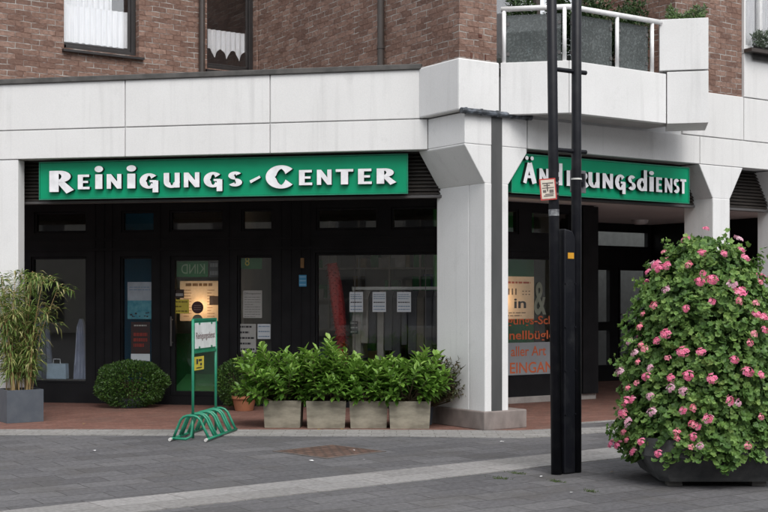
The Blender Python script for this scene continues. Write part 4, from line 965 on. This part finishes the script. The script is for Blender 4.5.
# bamboo in slate planter
gx, gy = GP(7, 424); F = Fr((gx, gy), (cr, sr), (-sr, cr))
T = thing('potted_bamboo', 'yellowish bamboo in a square slate grey planter at the left edge', 'potted plant', (gx, gy, 0))
mb = MB(); w0 = .48
mb.box(F, 0, w0, 0, w0, .006, .38); mb.box(F, 0, w0, 0, .03, .38, .43); mb.box(F, 0, w0, w0 - .03, w0, .38, .43); mb.box(F, 0, .03, .03, w0 - .03, .38, .43); mb.box(F, w0 - .03, w0, .03, w0 - .03, .38, .43)
mb.build('planter', M['greyp'], T); mb = MB(); mb.box(F, .03, w0 - .03, .03, w0 - .03, .381, .40); mb.build('soil', M['soil'], T)
rnd = random.Random(41); lf = MB(); st = MB()
for k in range(42):
    b0 = F.p(rnd.uniform(.08, .40), rnd.uniform(.08, .40), .40); a = rnd.uniform(0, 6.28); hgt = rnd.uniform(.8, 1.62); sp = rnd.uniform(.08, .42) * hgt / 1.4
    tip = b0 + Vector((math.cos(a) * sp - .05, math.sin(a) * sp, hgt)); mid = b0.lerp(tip, .55) + Vector((-math.cos(a), -math.sin(a), 0)) * sp * .2
    nd = tip + Vector((math.cos(a) * .22, math.sin(a) * .22, -.05 - rnd.random() * .08))
    pts = [b0, b0.lerp(mid, .5) + Vector((0, 0, .02)), mid, tip, nd]; st.tube(pts, [.006, .006, .005, .003, .0015], 5, caps=False)
    for j in range(84):
        u = rnd.uniform(.12, 1) ** .9
        q = u * 4; i = min(3, int(q)); pp = Vector(pts[i]).lerp(Vector(pts[i + 1]), q - i); a2 = rnd.uniform(0, 6.28)
        out = Vector((math.cos(a2), math.sin(a2), rnd.uniform(-.5, .45)))
        pp = pp + out * rnd.uniform(0, .09)
        leaf(lf, pp, out + Vector((0, 0, rnd.uniform(-.3, .35))), Vector((0, 0, 1)), rnd.uniform(.10, .18), rnd.uniform(.013, .022), .3, rnd.uniform(.2, .8), rnd.random() ** .9)
lf.build('foliage', M['bamboo'], T); st.build('cane', M['cane'], T)

# balcony plants
def hedge(name, label, cat, F, a0, a1, b0, b1, z0, z1, n, ls, mat, seed, extra=None):
    rnd = random.Random(seed); lf = MB(); T = thing(name, label, cat, F.p((a0 + a1) / 2, (b0 + b1) / 2, z0))
    for k in range(n):
        a = rnd.uniform(a0, a1); b = rnd.uniform(b0, b1); u = rnd.random() ** .7
        ht = (z1 - z0) * (.72 + .18 * math.sin(a * 9 + seed) + .10 * math.sin(a * 23)); z = z0 + ht * u
        L = ls * rnd.uniform(.6, 1.4); leaf(lf, F.p(a, b, z), (rv(rnd) + Vector((0, 0, .4))), rv(rnd), L, L * .4, .3, .1, rnd.uniform(.1, .8) * (.4 + .6 * u) + .1)
    lf.build('foliage', mat, T)
    mb = MB(); mb.box(F, a0, a1, b0 + .08, b1 - .04, z0 - .18, z0 + .03); mb.build('trough', M['flash'], T)
    return T
FA = Fr(P0, dL, nLv); FBb = Fr(P1, dRr, nRv)
hedge('balcony_plant', 'dark green plants along the near rail of the balcony, left of its corner', 'balcony plants', FA, .06, (P1 - P0).length - .05, .16, .50, 4.62, 5.66, 4200, .055, M['hedge'], 51)
hedge('balcony_plant', 'dark green plants along the slanting rail of the balcony, right of its corner', 'balcony plants', FBb, .05, (P2 - P1).length - .1, .16, .48, 4.62, 5.62, 7500, .055, M['hedge'], 52)
M['lav'] = leafmat('pale_leaf', [(0, (.04, .09, .02)), (.5, (.10, .17, .05)), (1, (.38, .38, .36))], .6, .2)
hedge('balcony_plant', 'light green and whitish plants in the tall white box of the balcony', 'balcony plants', F3, .02, L3 - .03, .06, D3 - .06, zt3 - .07, zt3 + .26, 1300, .05, M['lav'], 53)
hedge('window_plant', 'grey green plant on the dark sill of the upper right window', 'window plant', FR, w3[0] + .12, w3[0] + .62, -.12, .0, 5.24, 5.60, 700, .05, leafmat('sage_leaf', [(0, (.04, .07, .04)), (1, (.16, .19, .14))], .6, .2), 54)

# geranium tower
CX, CY = 2.86, 11.15
T = thing('flower_tower', 'large pyramid of pink geraniums in a dark tapered concrete planter', 'flower tower', (CX, CY, 0))
def octo(a, c, z): return [Vector((CX + p[0], CY + p[1], z)) for p in ((-c, -a), (c, -a), (a, -c), (a, c), (c, a), (-c, a), (-a, c), (-a, -c))]
mb = MB(); R = [octo(.49, .42, .05), octo(.51, .44, .09), octo(.63, .46, .27), octo(.63, .46, .42), octo(.57, .42, .42), octo(.56, .41, .36)]
for k in range(5):
    for j in range(8): mb.poly([R[k][j], R[k][(j + 1) % 8], R[k + 1][(j + 1) % 8], R[k + 1][j]])
mb.poly(R[0][::-1]); mb.poly(R[5]); mb.build('planter', pm('dark_concrete', (.032, .034, .036), (.065, .066, .066), 7, .75, .3), T, bevel=.003)
for sx in (-1, 1):
    for sy in (-1, 1):
        mb = MB(); mb.box(W, CX + sx * .36 - .06, CX + sx * .36 + .06, CY + sy * .36 - .06, CY + sy * .36 + .06, .003, .052); mb.build('foot', M['flash'], T)
def prof(z):
    pts = [(.24, .70), (.35, .76), (.6, .75), (.9, .71), (1.2, .66), (1.5, .59), (1.75, .49), (1.93, .37), (2.05, .24), (2.16, .04)]
    for i in range(len(pts) - 1):
        if pts[i][0] <= z <= pts[i + 1][0]:
            u = (z - pts[i][0]) / (pts[i + 1][0] - pts[i][0]); return pts[i][1] * (1 - u) + pts[i + 1][1] * u
    return 0
rnd = random.Random(61); lf = MB()
def rad(a, z): return prof(z) * (.985 + .05 * math.sin(3 * a + 4 * z) + .045 * math.sin(7 * a - 5 * z + 1) + .03 * math.sin(13 * a + 9 * z))
def gleaf(mb, p, n, size, tint, rnd):
    n = n.normalized(); u = n.orthogonal().normalized(); v = n.cross(u); a0 = rnd.uniform(0, 6.28); i = len(mb.v); mb.v.append(p - n * size * .12)
    N = 10
    for k in range(N):
        a = a0 + 2 * math.pi * k / N; rr_ = size * (.5 if k % 2 else .40) * (.45 if k == 0 else 1); mb.v.append(p + (u * math.cos(a) + v * math.sin(a)) * rr_ + n * size * (.10 if k % 2 else -.02))
    for k in range(N): mb.f.append([i, i + 1 + k, i + 1 + (k + 1) % N]); mb.uv.append([(tint, .5)] * 3); mb.m.append(0)
cl_ = [(rnd.uniform(0, 6.28), rnd.uniform(.3, 2.1), rnd.uniform(.08, .2)) for _ in range(150)]
for k in range(11000):
    z = rnd.uniform(.26, 2.15); a = rnd.uniform(0, 6.28); r0 = rad(a, z)
    if rnd.random() > (r0 + .15) / .9: continue
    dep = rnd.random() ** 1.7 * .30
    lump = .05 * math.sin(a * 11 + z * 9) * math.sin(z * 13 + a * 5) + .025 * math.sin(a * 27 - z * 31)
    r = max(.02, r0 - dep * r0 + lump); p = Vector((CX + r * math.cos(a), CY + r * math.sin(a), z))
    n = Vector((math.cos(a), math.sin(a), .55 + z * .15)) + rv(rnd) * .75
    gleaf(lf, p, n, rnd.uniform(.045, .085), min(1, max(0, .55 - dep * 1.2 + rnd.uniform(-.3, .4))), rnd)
for k in range(1700):
    z = rnd.uniform(.22, .52); a = rnd.uniform(0, 6.28); r = rnd.uniform(.60, .76) * (1 + .04 * math.sin(5 * a)); z += .05 * math.sin(9 * a) + .03 * math.sin(17 * a)
    gleaf(lf, Vector((CX + r * math.cos(a), CY + r * math.sin(a), z)), Vector((math.cos(a), math.sin(a), .5)) + rv(rnd) * .7, rnd.uniform(.045, .085), rnd.uniform(.2, .9), rnd)
for k in range(240):
    z = rnd.uniform(.3, 2.1); a = rnd.uniform(0, 6.28); r = rad(a, z); o3 = Vector((math.cos(a), math.sin(a), rnd.uniform(-.1, .7) + (.8 if z > 1.8 else 0))).normalized(); p = Vector((CX + r * math.cos(a), CY + r * math.sin(a), z)); L = rnd.uniform(.05, .17)
    for j in range(9):
        q = p + o3 * L * j / 8 + rv(rnd) * .035; gleaf(lf, q, o3 + rv(rnd) * .8, rnd.uniform(.035, .07), rnd.uniform(.4, 1), rnd)
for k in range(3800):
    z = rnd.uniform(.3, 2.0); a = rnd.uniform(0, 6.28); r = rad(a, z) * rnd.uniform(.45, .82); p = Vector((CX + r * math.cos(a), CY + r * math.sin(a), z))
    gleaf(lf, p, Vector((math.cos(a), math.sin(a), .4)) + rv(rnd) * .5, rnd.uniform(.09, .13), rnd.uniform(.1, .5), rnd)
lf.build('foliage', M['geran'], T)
st = MB(); st.tube([(CX, CY, .36), (CX, CY, 2.0)], [.06, .03], 8)
for k in range(70):
    a = rnd.uniform(0, 6.28); z = rnd.uniform(.4, 2.0); r = rad(a, z) * .9; st.tube([(CX, CY, z - .15), (CX + r * .5 * math.cos(a), CY + r * .5 * math.sin(a), z - .03), (CX + r * math.cos(a), CY + r * math.sin(a), z)], [.01, .008, .005], 5, caps=False)
st.build('stem', M['stem'], T)
def petalmat(name, c1, c2, c3): return leafmat(name, [(0, c1), (.5, c2), (1, c3)], .6, .3, 20, .2)
pk = [petalmat('pink_petal', (.82, .15, .33), (.92, .29, .46), (.95, .52, .64)), petalmat('salmon_petal', (.78, .17, .27), (.90, .31, .40), (.94, .50, .56)), petalmat('pale_petal', (.60, .28, .38), (.76, .46, .56), (.84, .66, .72))]
fl_mesh = []
def cluster(size, seed, mat, nf):
    r = random.Random(seed); mb = MB()
    for k in range(nf):
        zz = 1 - .95 * (k + .3) / nf; an = k * 2.399; q = math.sqrt(max(0, 1 - zz * zz)); d = (Vector((q * math.cos(an), q * math.sin(an), zz)) + rv(r) * .35).normalized(); c = Vector((d.x, d.y, d.z * .42 + .1)) * size * r.uniform(.8, 1.25); d = (d + rv(r) * .5).normalized()
        u = d.orthogonal().normalized(); v = d.cross(u); a0 = r.uniform(0, 6.28); tint = r.random()
        for j in range(5):
            a = a0 + j * 1.257; e = u * math.cos(a) + v * math.sin(a); f = u * math.cos(a + 1.57) + v * math.sin(a + 1.57); L = size * r.uniform(.44, .62)
            i = len(mb.v); mb.v += [c, c + e * L * .6 + f * L * .34 + d * L * .12, c + e * L + d * L * .05, c + e * L * .6 - f * L * .34 + d * L * .12]
            mb.f.append([i, i + 1, i + 2, i + 3]); mb.uv.append([(tint, .5)] * 4); mb.m.append(0)
    me = bpy.data.meshes.new('flower_head'); me.from_pydata(mb.v, [], mb.f); ul = me.uv_layers.new(name='UVMap')
    ul.data.foreach_set('uv', [c for q in mb.uv for t in q for c in t]); me.materials.append(mat); return me
for s in range(9): fl_mesh.append(cluster([.036, .032, .027][s % 3], 70 + s, pk[(s * 2) % 3 if s != 4 else 0], [20, 17, 13][s % 3]))
ffix = [(706, 229), (686, 240), (664, 252), (702, 253), (724, 254), (738, 239), (741, 250), (745, 258), (760, 282), (656, 265), (667, 266), (689, 265), (648, 272), (703, 274), (712, 280), (700, 282), (732, 284), (740, 292), (739, 301), (666, 290), (712, 302), (654, 305), (686, 309), (643, 314), (756, 303), (756, 314), (763, 317),
        (640, 327), (641, 345), (666, 334), (657, 341), (645, 349), (683, 352), (701, 352), (668, 358), (635, 353), (638, 362), (734, 360), (754, 334), (750, 343), (650, 368), (646, 377), (671, 378), (688, 376), (712, 379), (747, 372), (761, 375), (637, 383), (628, 388), (671, 388), (683, 391), (625, 402), (632, 400), (650, 396), (652, 412), (683, 411), (693, 408), (622, 412), (628, 422), (708, 419), (730, 401), (738, 403), (761, 417), (692, 424), (698, 427), (677, 432), (677, 438), (693, 437), (700, 446), (691, 447), (624, 432), (612, 444), (618, 445), (641, 442), (633, 452), (658, 454), (748, 446), (627, 440), (764, 330), (620, 372), (630, 342)]
def hit(px, py):
    d = Vector(((px - 384) / FOC, 1, (HOR - py) / FOC)); best = None
    y = 10.2
    while y < 11.6:
        p = Vector((0, 0, EYE)) + d * y; r = math.hypot(p.x - CX, p.y - CY)
        if r <= rad(math.atan2(p.y - CY, p.x - CX), p.z) + .115: return p
        q = r - rad(math.atan2(p.y - CY, p.x - CX), max(.25, min(2.15, p.z)))
        if best is None or q < best[0]: best = (q, p)
        y += .02
    return best[1]
rnd = random.Random(88); spots = [hit(*f) for f in ffix]
while len(spots) < 99:
    z = rnd.uniform(.4, 2.0); a = rnd.uniform(-.6, 3.6)
    r = rad(a, z) + .105; spots.append(Vector((CX + r * math.cos(a), CY + r * math.sin(a), z)))
for i, p in enumerate(spots):
    me = fl_mesh[rnd.randrange(9)]; o = bpy.data.objects.new('flower_head', me); COL.objects.link(o); o.parent = T
    o.location = p - ORG[T.name]; out = Vector((p.x - CX, p.y - CY, .5)); o.rotation_euler = out.to_track_quat('Z', 'Y').to_euler(); s = rnd.uniform(.8, 1.2); o.scale = (s * rnd.uniform(.8, 1.2), s, s)

# ------------------------------------------------------------------ green bicycle rack with sign
M['rackg'] = pm('rack_green', (.018, .22, .125), (.014, .17, .10), 8, .35)
M['galv'] = pm('cap_white', (.6, .6, .58), rough=.5)
rd = Vector((.17, .985)).normalized(); rw = Vector((rd.y, -rd.x)); O = Vector((-2.40, 14.19)); F = Fr(O, rw, rd)
T = thing('bicycle_rack', 'green tubular bicycle rack carrying a white sign frame on two posts', 'bicycle rack', (O.x + .2, O.y + .5, 0))
M['frame_s'] = M['rackg']
def hoop(b, w0=0, w1=.42):
    prof = [(w0, .03), (w0 + .045, .14), (w0 + .085, .235), (w0 + .12, .27), (w0 + .165, .285), (w0 + .24, .285), (w0 + .285, .27), (w0 + .32, .235), (w0 + .37, .13), (w1, .03)]
    mb = MB(); mb.tube([F.p(a, b, z) for a, z in prof], .0155, 10); mb.build('hoop', M['rackg'], T, smooth=True)
for b in (0.03, .24, .32, .53, .61, .82, .90, 1.08): hoop(b)
mb = MB(); mb.tube([F.p(.42, -.06, .028), F.p(.42, 1.12, .028)], .0155, 10); mb.tube([F.p(0, -.06, .028), F.p(0, 1.12, .028)], .0155, 10)
mb.tube([F.p(0, -.0, .028), F.p(.16, -.0, .024), F.p(.21, .03, .05), F.p(.215, .06, .16), F.p(.215, .07, .28)], .0155, 10)
mb.build('base_rail', M['rackg'], T, smooth=True)
for a in (0, .42):
    mb = MB(); mb.tube([F.p(a, -.10, .024), F.p(a, -.055, .027)], .018, 10); mb.build('foot_cap', M['galv'], T)
pa = .20; b0p, b1p = .12, .98
for b in (b0p, b1p):
    mb = MB(); mb.tube([F.p(pa, b, .02), F.p(pa, b, 1.375)], .016, 10); mb.build('post', M['rackg'], T, smooth=True)
Fs = Fr(F.f(pa, 0), rd, rw)   # sign plane: axis along the rack, normal to the right
mb = MB()
mb.box(Fs, b0p, b1p, -.012, .012, 1.355, 1.385); mb.box(Fs, b0p, b1p, -.012, .012, .985, 1.015)
mb.box(Fs, b0p + .018, b1p - .018, -.008, .006, 1.016, 1.354); so_ = mb.build('sign_frame', M['rackg'], T, bevel=.003)
mb = MB(); mb.box(Fs, b0p + .045, b1p - .045, .008, .012, 1.04, 1.335); mb.build('sign_panel', pm('sign_white', (.82, .84, .84), rough=.4), so_)
lettering('Reinigungsdienst', Fs, b0p + .08, b1p - .08, .0145, 1.125, 1.225, pm('sign_ink', (.12, .03, .03), rough=.5), so_)
mb = MB()
for b in (b0p + .2, b1p - .2):
    for z in (1.04, 1.315): mb.box(Fs, b - .025, b + .025, .0125, .016, z, z + .022)
mb.build('clamp', M['rackg'], so_)
mb = MB(); mb.box(Fs, b0p + .03, b0p + .38, .004, .008, .79, .945); ye = mb.build('yellow_plate', M['yellow'], T)
mb = MB(); mb.box(Fs, b0p + .10, b0p + .16, .009, .010, .86, .92); mb.box(Fs, b0p + .18, b0p + .30, .009, .010, .89, .915); mb.box(Fs, b0p + .24, b0p + .30, .009, .010, .84, .87); mb.box(Fs, b0p + .10, b0p + .30, .009, .010, .81, .822); mb.build('print', M['ink'], ye)

# ------------------------------------------------------------------ black pole pair
M['polem'] = pm('pole_black', (.007, .0075, .011), (.022, .023, .026), 7, .45, spec=.25, det=9, lo=.5, hi=.8)
T = thing('twin_pole', 'tall pair of black steel poles with crossbars and a slim cabinet between', 'pole', (1.67, 11.53, 0))
p1b, p1t = Vector((1.582, 11.46, 0.0)), Vector((1.515, 11.46, 6.5)); p2b, p2t = Vector((1.782, 11.60, 0)), Vector((1.790, 11.60, 6.5))
for pb, pt in ((p1b, p1t), (p2b, p2t)):
    mb = MB(); mb.tube([pb + Vector((0, 0, .004)), pb.lerp(pt, .45), pt], [.05, .046, .045], 20); po = mb.build('pole', M['polem'], T, smooth=False)
    for pl in po.data.polygons:
        if len(pl.vertices) == 4: pl.use_smooth = True
d = (p2b - p1b).normalized()
for z in (2.98, 3.72):
    a_ = p1b.lerp(p1t, z / 6.5); b_ = p2b.lerp(p2t, z / 6.5) + d * .12
    mb = MB(); mb.tube([a_ + Vector((0, 0, .0)), b_], .021, 10); mb.build('crossbar', M['polem'], T, smooth=False)
Fp = Fr((1.682, 11.53), (d.x, d.y), (-d.y, d.x))
mb = MB(); mb.prism(Fp, [(-.068, .004), (.068, .004), (.068, 2.17), (.035, 2.235), (-.068, 2.255)], -.05, .05); co = mb.build('cabinet', M['polem'], T, bevel=.012)
mb = MB()
for z in (.55, .95, 1.35, 1.75): 
    for a in (-.06, .06): mb.tube([Fp.p(a, -.05, z), Fp.p(a, -.062, z)], .008, 8)
mb.build('bolt', M['polem'], co)
mb = MB(); mb.box(Fp, -.030, .045, -.0535, -.051, 1.98, 2.035); mb.build('sticker', pm('orange_sticker', (.62, .30, .02), rough=.5), co)
mb = MB(); c_ = p1b.lerp(p1t, 2.4 / 6.5)
mb.tube([c_ - Vector((0, 0, .03)), c_ + Vector((0, 0, .03))], .049, 20); mb.build('clamp', pm('pale_tape', (.22, .23, .24), (.05, .05, .06), 30, .6), T)
# small red edged sign
za = 2.81; c_ = p1b.lerp(p1t, za / 6.5); Fk = Fr((c_.x - .01, c_.y - .062), (math.cos(.12), math.sin(.12)), (-math.sin(.12), math.cos(.12)))
T = thing('small_sign', 'small tilted white sign with red edge strapped to the left black pole', 'sign', (c_.x, c_.y - .06, za - .1))
def rotq(w, h, ang, b0, b1):
    ca, sa = math.cos(ang), math.sin(ang); return [(x * ca - z * sa - .048, za - .20 + x * sa + z * ca) for x, z in ((-w, -h), (w, -h), (w, h), (-w, h))]
tl = .09
mb = MB(); mb.prism(Fk, rotq(.076, .098, tl, 0, 0), 0, .006); mb.build('plate', pm('sign_red', (.45, .045, .04), rough=.5), T)
mb = MB(); mb.prism(Fk, rotq(.064, .086, tl, 0, 0), -.002, -.0005); mb.build('face', pm('sign_cream', (.62, .56, .48), (.54, .48, .40), 20, .6), T)
mb = MB()
for x0, x1, z0, z1 in ((-.05, .05, .05, .06), (-.04, .02, .03, .04), (-.012, .0, -.02, .05), (-.055, .055, .008, .016), (-.05, -.02, -.03, -.005), (.01, .05, -.035, -.005), (-.045, .045, -.065, -.055), (-.03, .05, -.05, -.042)):
    ca, sa = math.cos(tl), math.sin(tl)
    mb.prism(Fk, [(x * ca - z * sa - .048, za - .20 + x * sa + z * ca) for x, z in ((x0, z0), (x1, z0), (x1, z1), (x0, z1))], -.0035, -.0022)
mb.build('print', pm('faded_ink', (.14, .12, .11), rough=.7), T)
mb = MB(); mb.tube([(c_.x, c_.y, za - .25), (c_.x, c_.y, za - .23)], .051, 16); mb.tube([(c_.x, c_.y, za - .15), (c_.x, c_.y, za - .13)], .051, 16); mb.build('strap', M['trim'], T)
# second sign behind the right pole
c_ = p2b.lerp(p2t, 2.72 / 6.5); Fk = Fr((c_.x + .03, c_.y + .058), (d.x, d.y), (-d.y, d.x))
T = thing('small_sign', 'grey back of a small square sign fixed behind the right black pole', 'sign', (c_.x, c_.y, 2.6))
mb = MB(); mb.box(Fk, -.10, .095, 0, .012, 2.60, 2.81); mb.build('plate', pm('sign_back', (.12, .125, .13), (.09, .09, .1), 12, .5), T, bevel=.004)
mb = MB(); mb.box(Fk, .03, .06, -.02, -.001, 2.66, 2.78); mb.box(Fk, -.02, .03, -.02, -.001, 2.70, 2.73); mb.build('bracket', M['polem'], T)
mb = MB(); mb.tube([(c_.x, c_.y, 2.715), (c_.x, c_.y, 2.73)], .051, 16); mb.build('strap', M['galv'], T)

# ------------------------------------------------------------------ inspection cover, litter, weeds
c4 = [Vector(GP(282, 451.3)), Vector(GP(318, 459.5)), Vector(GP(379, 452.5)), Vector(GP(338, 444.8))]
cc = sum(c4, Vector((0, 0))) / 4; ax = (c4[2] - c4[1] + c4[3] - c4[0]).normalized(); F = Fr(cc, ax, (-ax.y, ax.x)); hs_ = .40
T = thing('inspection_cover', 'square inspection cover filled with brown setts in the grey paving', 'manhole cover', (cc.x, cc.y, .0))
mb = MB(); mb.box(F, -hs_, hs_, -hs_, hs_, .002, .006); mb.build('cover_plate', brickmat('cover_setts', (.10, .06, .045), (.135, .08, .06), (.17, .105, .08), (.05, .04, .035), .12, .08, .012, bmp=.6, warp=.03, stain=(.10, .07, .06)), T)
mb = MB(); e = .025
for a0, a1, b0, b1 in ((-hs_ - e, hs_ + e, -hs_ - e, -hs_), (-hs_ - e, hs_ + e, hs_, hs_ + e), (-hs_ - e, -hs_, -hs_, hs_), (hs_, hs_ + e, -hs_, hs_)): mb.box(F, a0, a1, b0, b1, .001, .009)
mb.build('cover_rim', pm('rim_iron', (.10, .09, .085), (.14, .12, .11), 8, .7), T)
M['litterw'] = pm('litter_white', (.7, .7, .7), rough=.7); M['litterl'] = pm('dry_leaf', (.35, .24, .09), rough=.8)
def scrap(px, py, size, mat, label, name, cat, seed):
    r = random.Random(seed); x, y = GP(px, py); mb = MB(); n = 7; zz = .012
    ring = [Vector((x + size * r.uniform(.6, 1) * math.cos(k * 6.283 / n), y + size * r.uniform(.5, 1) * math.sin(k * 6.283 / n), zz + r.uniform(0, size * .35))) for k in range(n)]
    c = Vector((x, y, zz + size * .3))
    for k in range(n): mb.poly([c, ring[k], ring[(k + 1) % n]])
    tag(mb.build(name, mat), label, cat)
scrap(353.5, 451.5, .022, M['litterw'], 'white paper scrap on the brown inspection cover', 'paper_scrap', 'litter', 1)
scrap(311, 462, .03, M['litterw'], 'white paper scrap just in front of the left half of the inspection cover', 'paper_scrap', 'litter', 2)
scrap(364, 461, .018, M['litterw'], 'tiny white scrap in front of the right corner of the inspection cover', 'paper_scrap', 'litter', 3)
scrap(502, 443, .035, M['litterw'], 'flat white scrap on grey paving in front of the pillar plinth', 'paper_scrap', 'litter', 4)
scrap(541, 478, .018, M['litterw'], 'white scrap just left of the foot of the black poles', 'paper_scrap', 'litter', 5)
scrap(571.5, 494, .016, M['litterw'], 'white scrap in front of the foot of the black poles', 'paper_scrap', 'litter', 6)
scrap(612, 473.5, .025, M['litterl'], 'pale leaf on the paving between the poles and the flower tower', 'fallen_leaf', 'leaf', 7)
scrap(319, 430.5, .03, M['litterl'], 'dry leaf at the foot of the second concrete box', 'fallen_leaf', 'leaf', 8)
scrap(342, 430.3, .028, M['litterl'], 'dry leaf at the foot of the gap before the third concrete box', 'fallen_leaf', 'leaf', 9)
scrap(84, 425, .022, M['litterl'], 'small pale leaf on the red paving right of the slate planter', 'fallen_leaf', 'leaf', 10)
scrap(94, 452, .03, M['litterw'], 'faint white scrap on grey paving at the left', 'paper_scrap', 'litter', 11)
M['weed'] = leafmat('weed', [(0, (.04, .07, .02)), (1, (.10, .14, .04))], .7, .2)
def weed(px, py, w_px, label, seed):
    r = random.Random(seed); x, y = GP(px, py); mb = MB()
    for k in range(90):
        aa = r.gauss(0, w_px / FOC * y / 2.4); bb = r.gauss(0, .03)
        leaf(mb, Vector((x + aa * cr + bb * -sr, y + aa * sr * -.6 + bb, .003)), rv(r) * .9 + Vector((0, 0, .4)), rv(r), r.uniform(.012, .03), .006, .2, .4, r.random())
    tag(mb.build('weed', M['weed']), label, 'weed')
weed(556, 482, 8, 'small weed tuft in the joint just before the black poles', 1)
weed(500, 479, 10, 'weed tuft on the paving well left of the poles', 2)
weed(518, 474, 12, 'thin moss line in the joint between the light band and the poles', 3)
weed(590, 492, 8, 'sparse weed in the paving in front of the gap between poles and flower tower', 4)
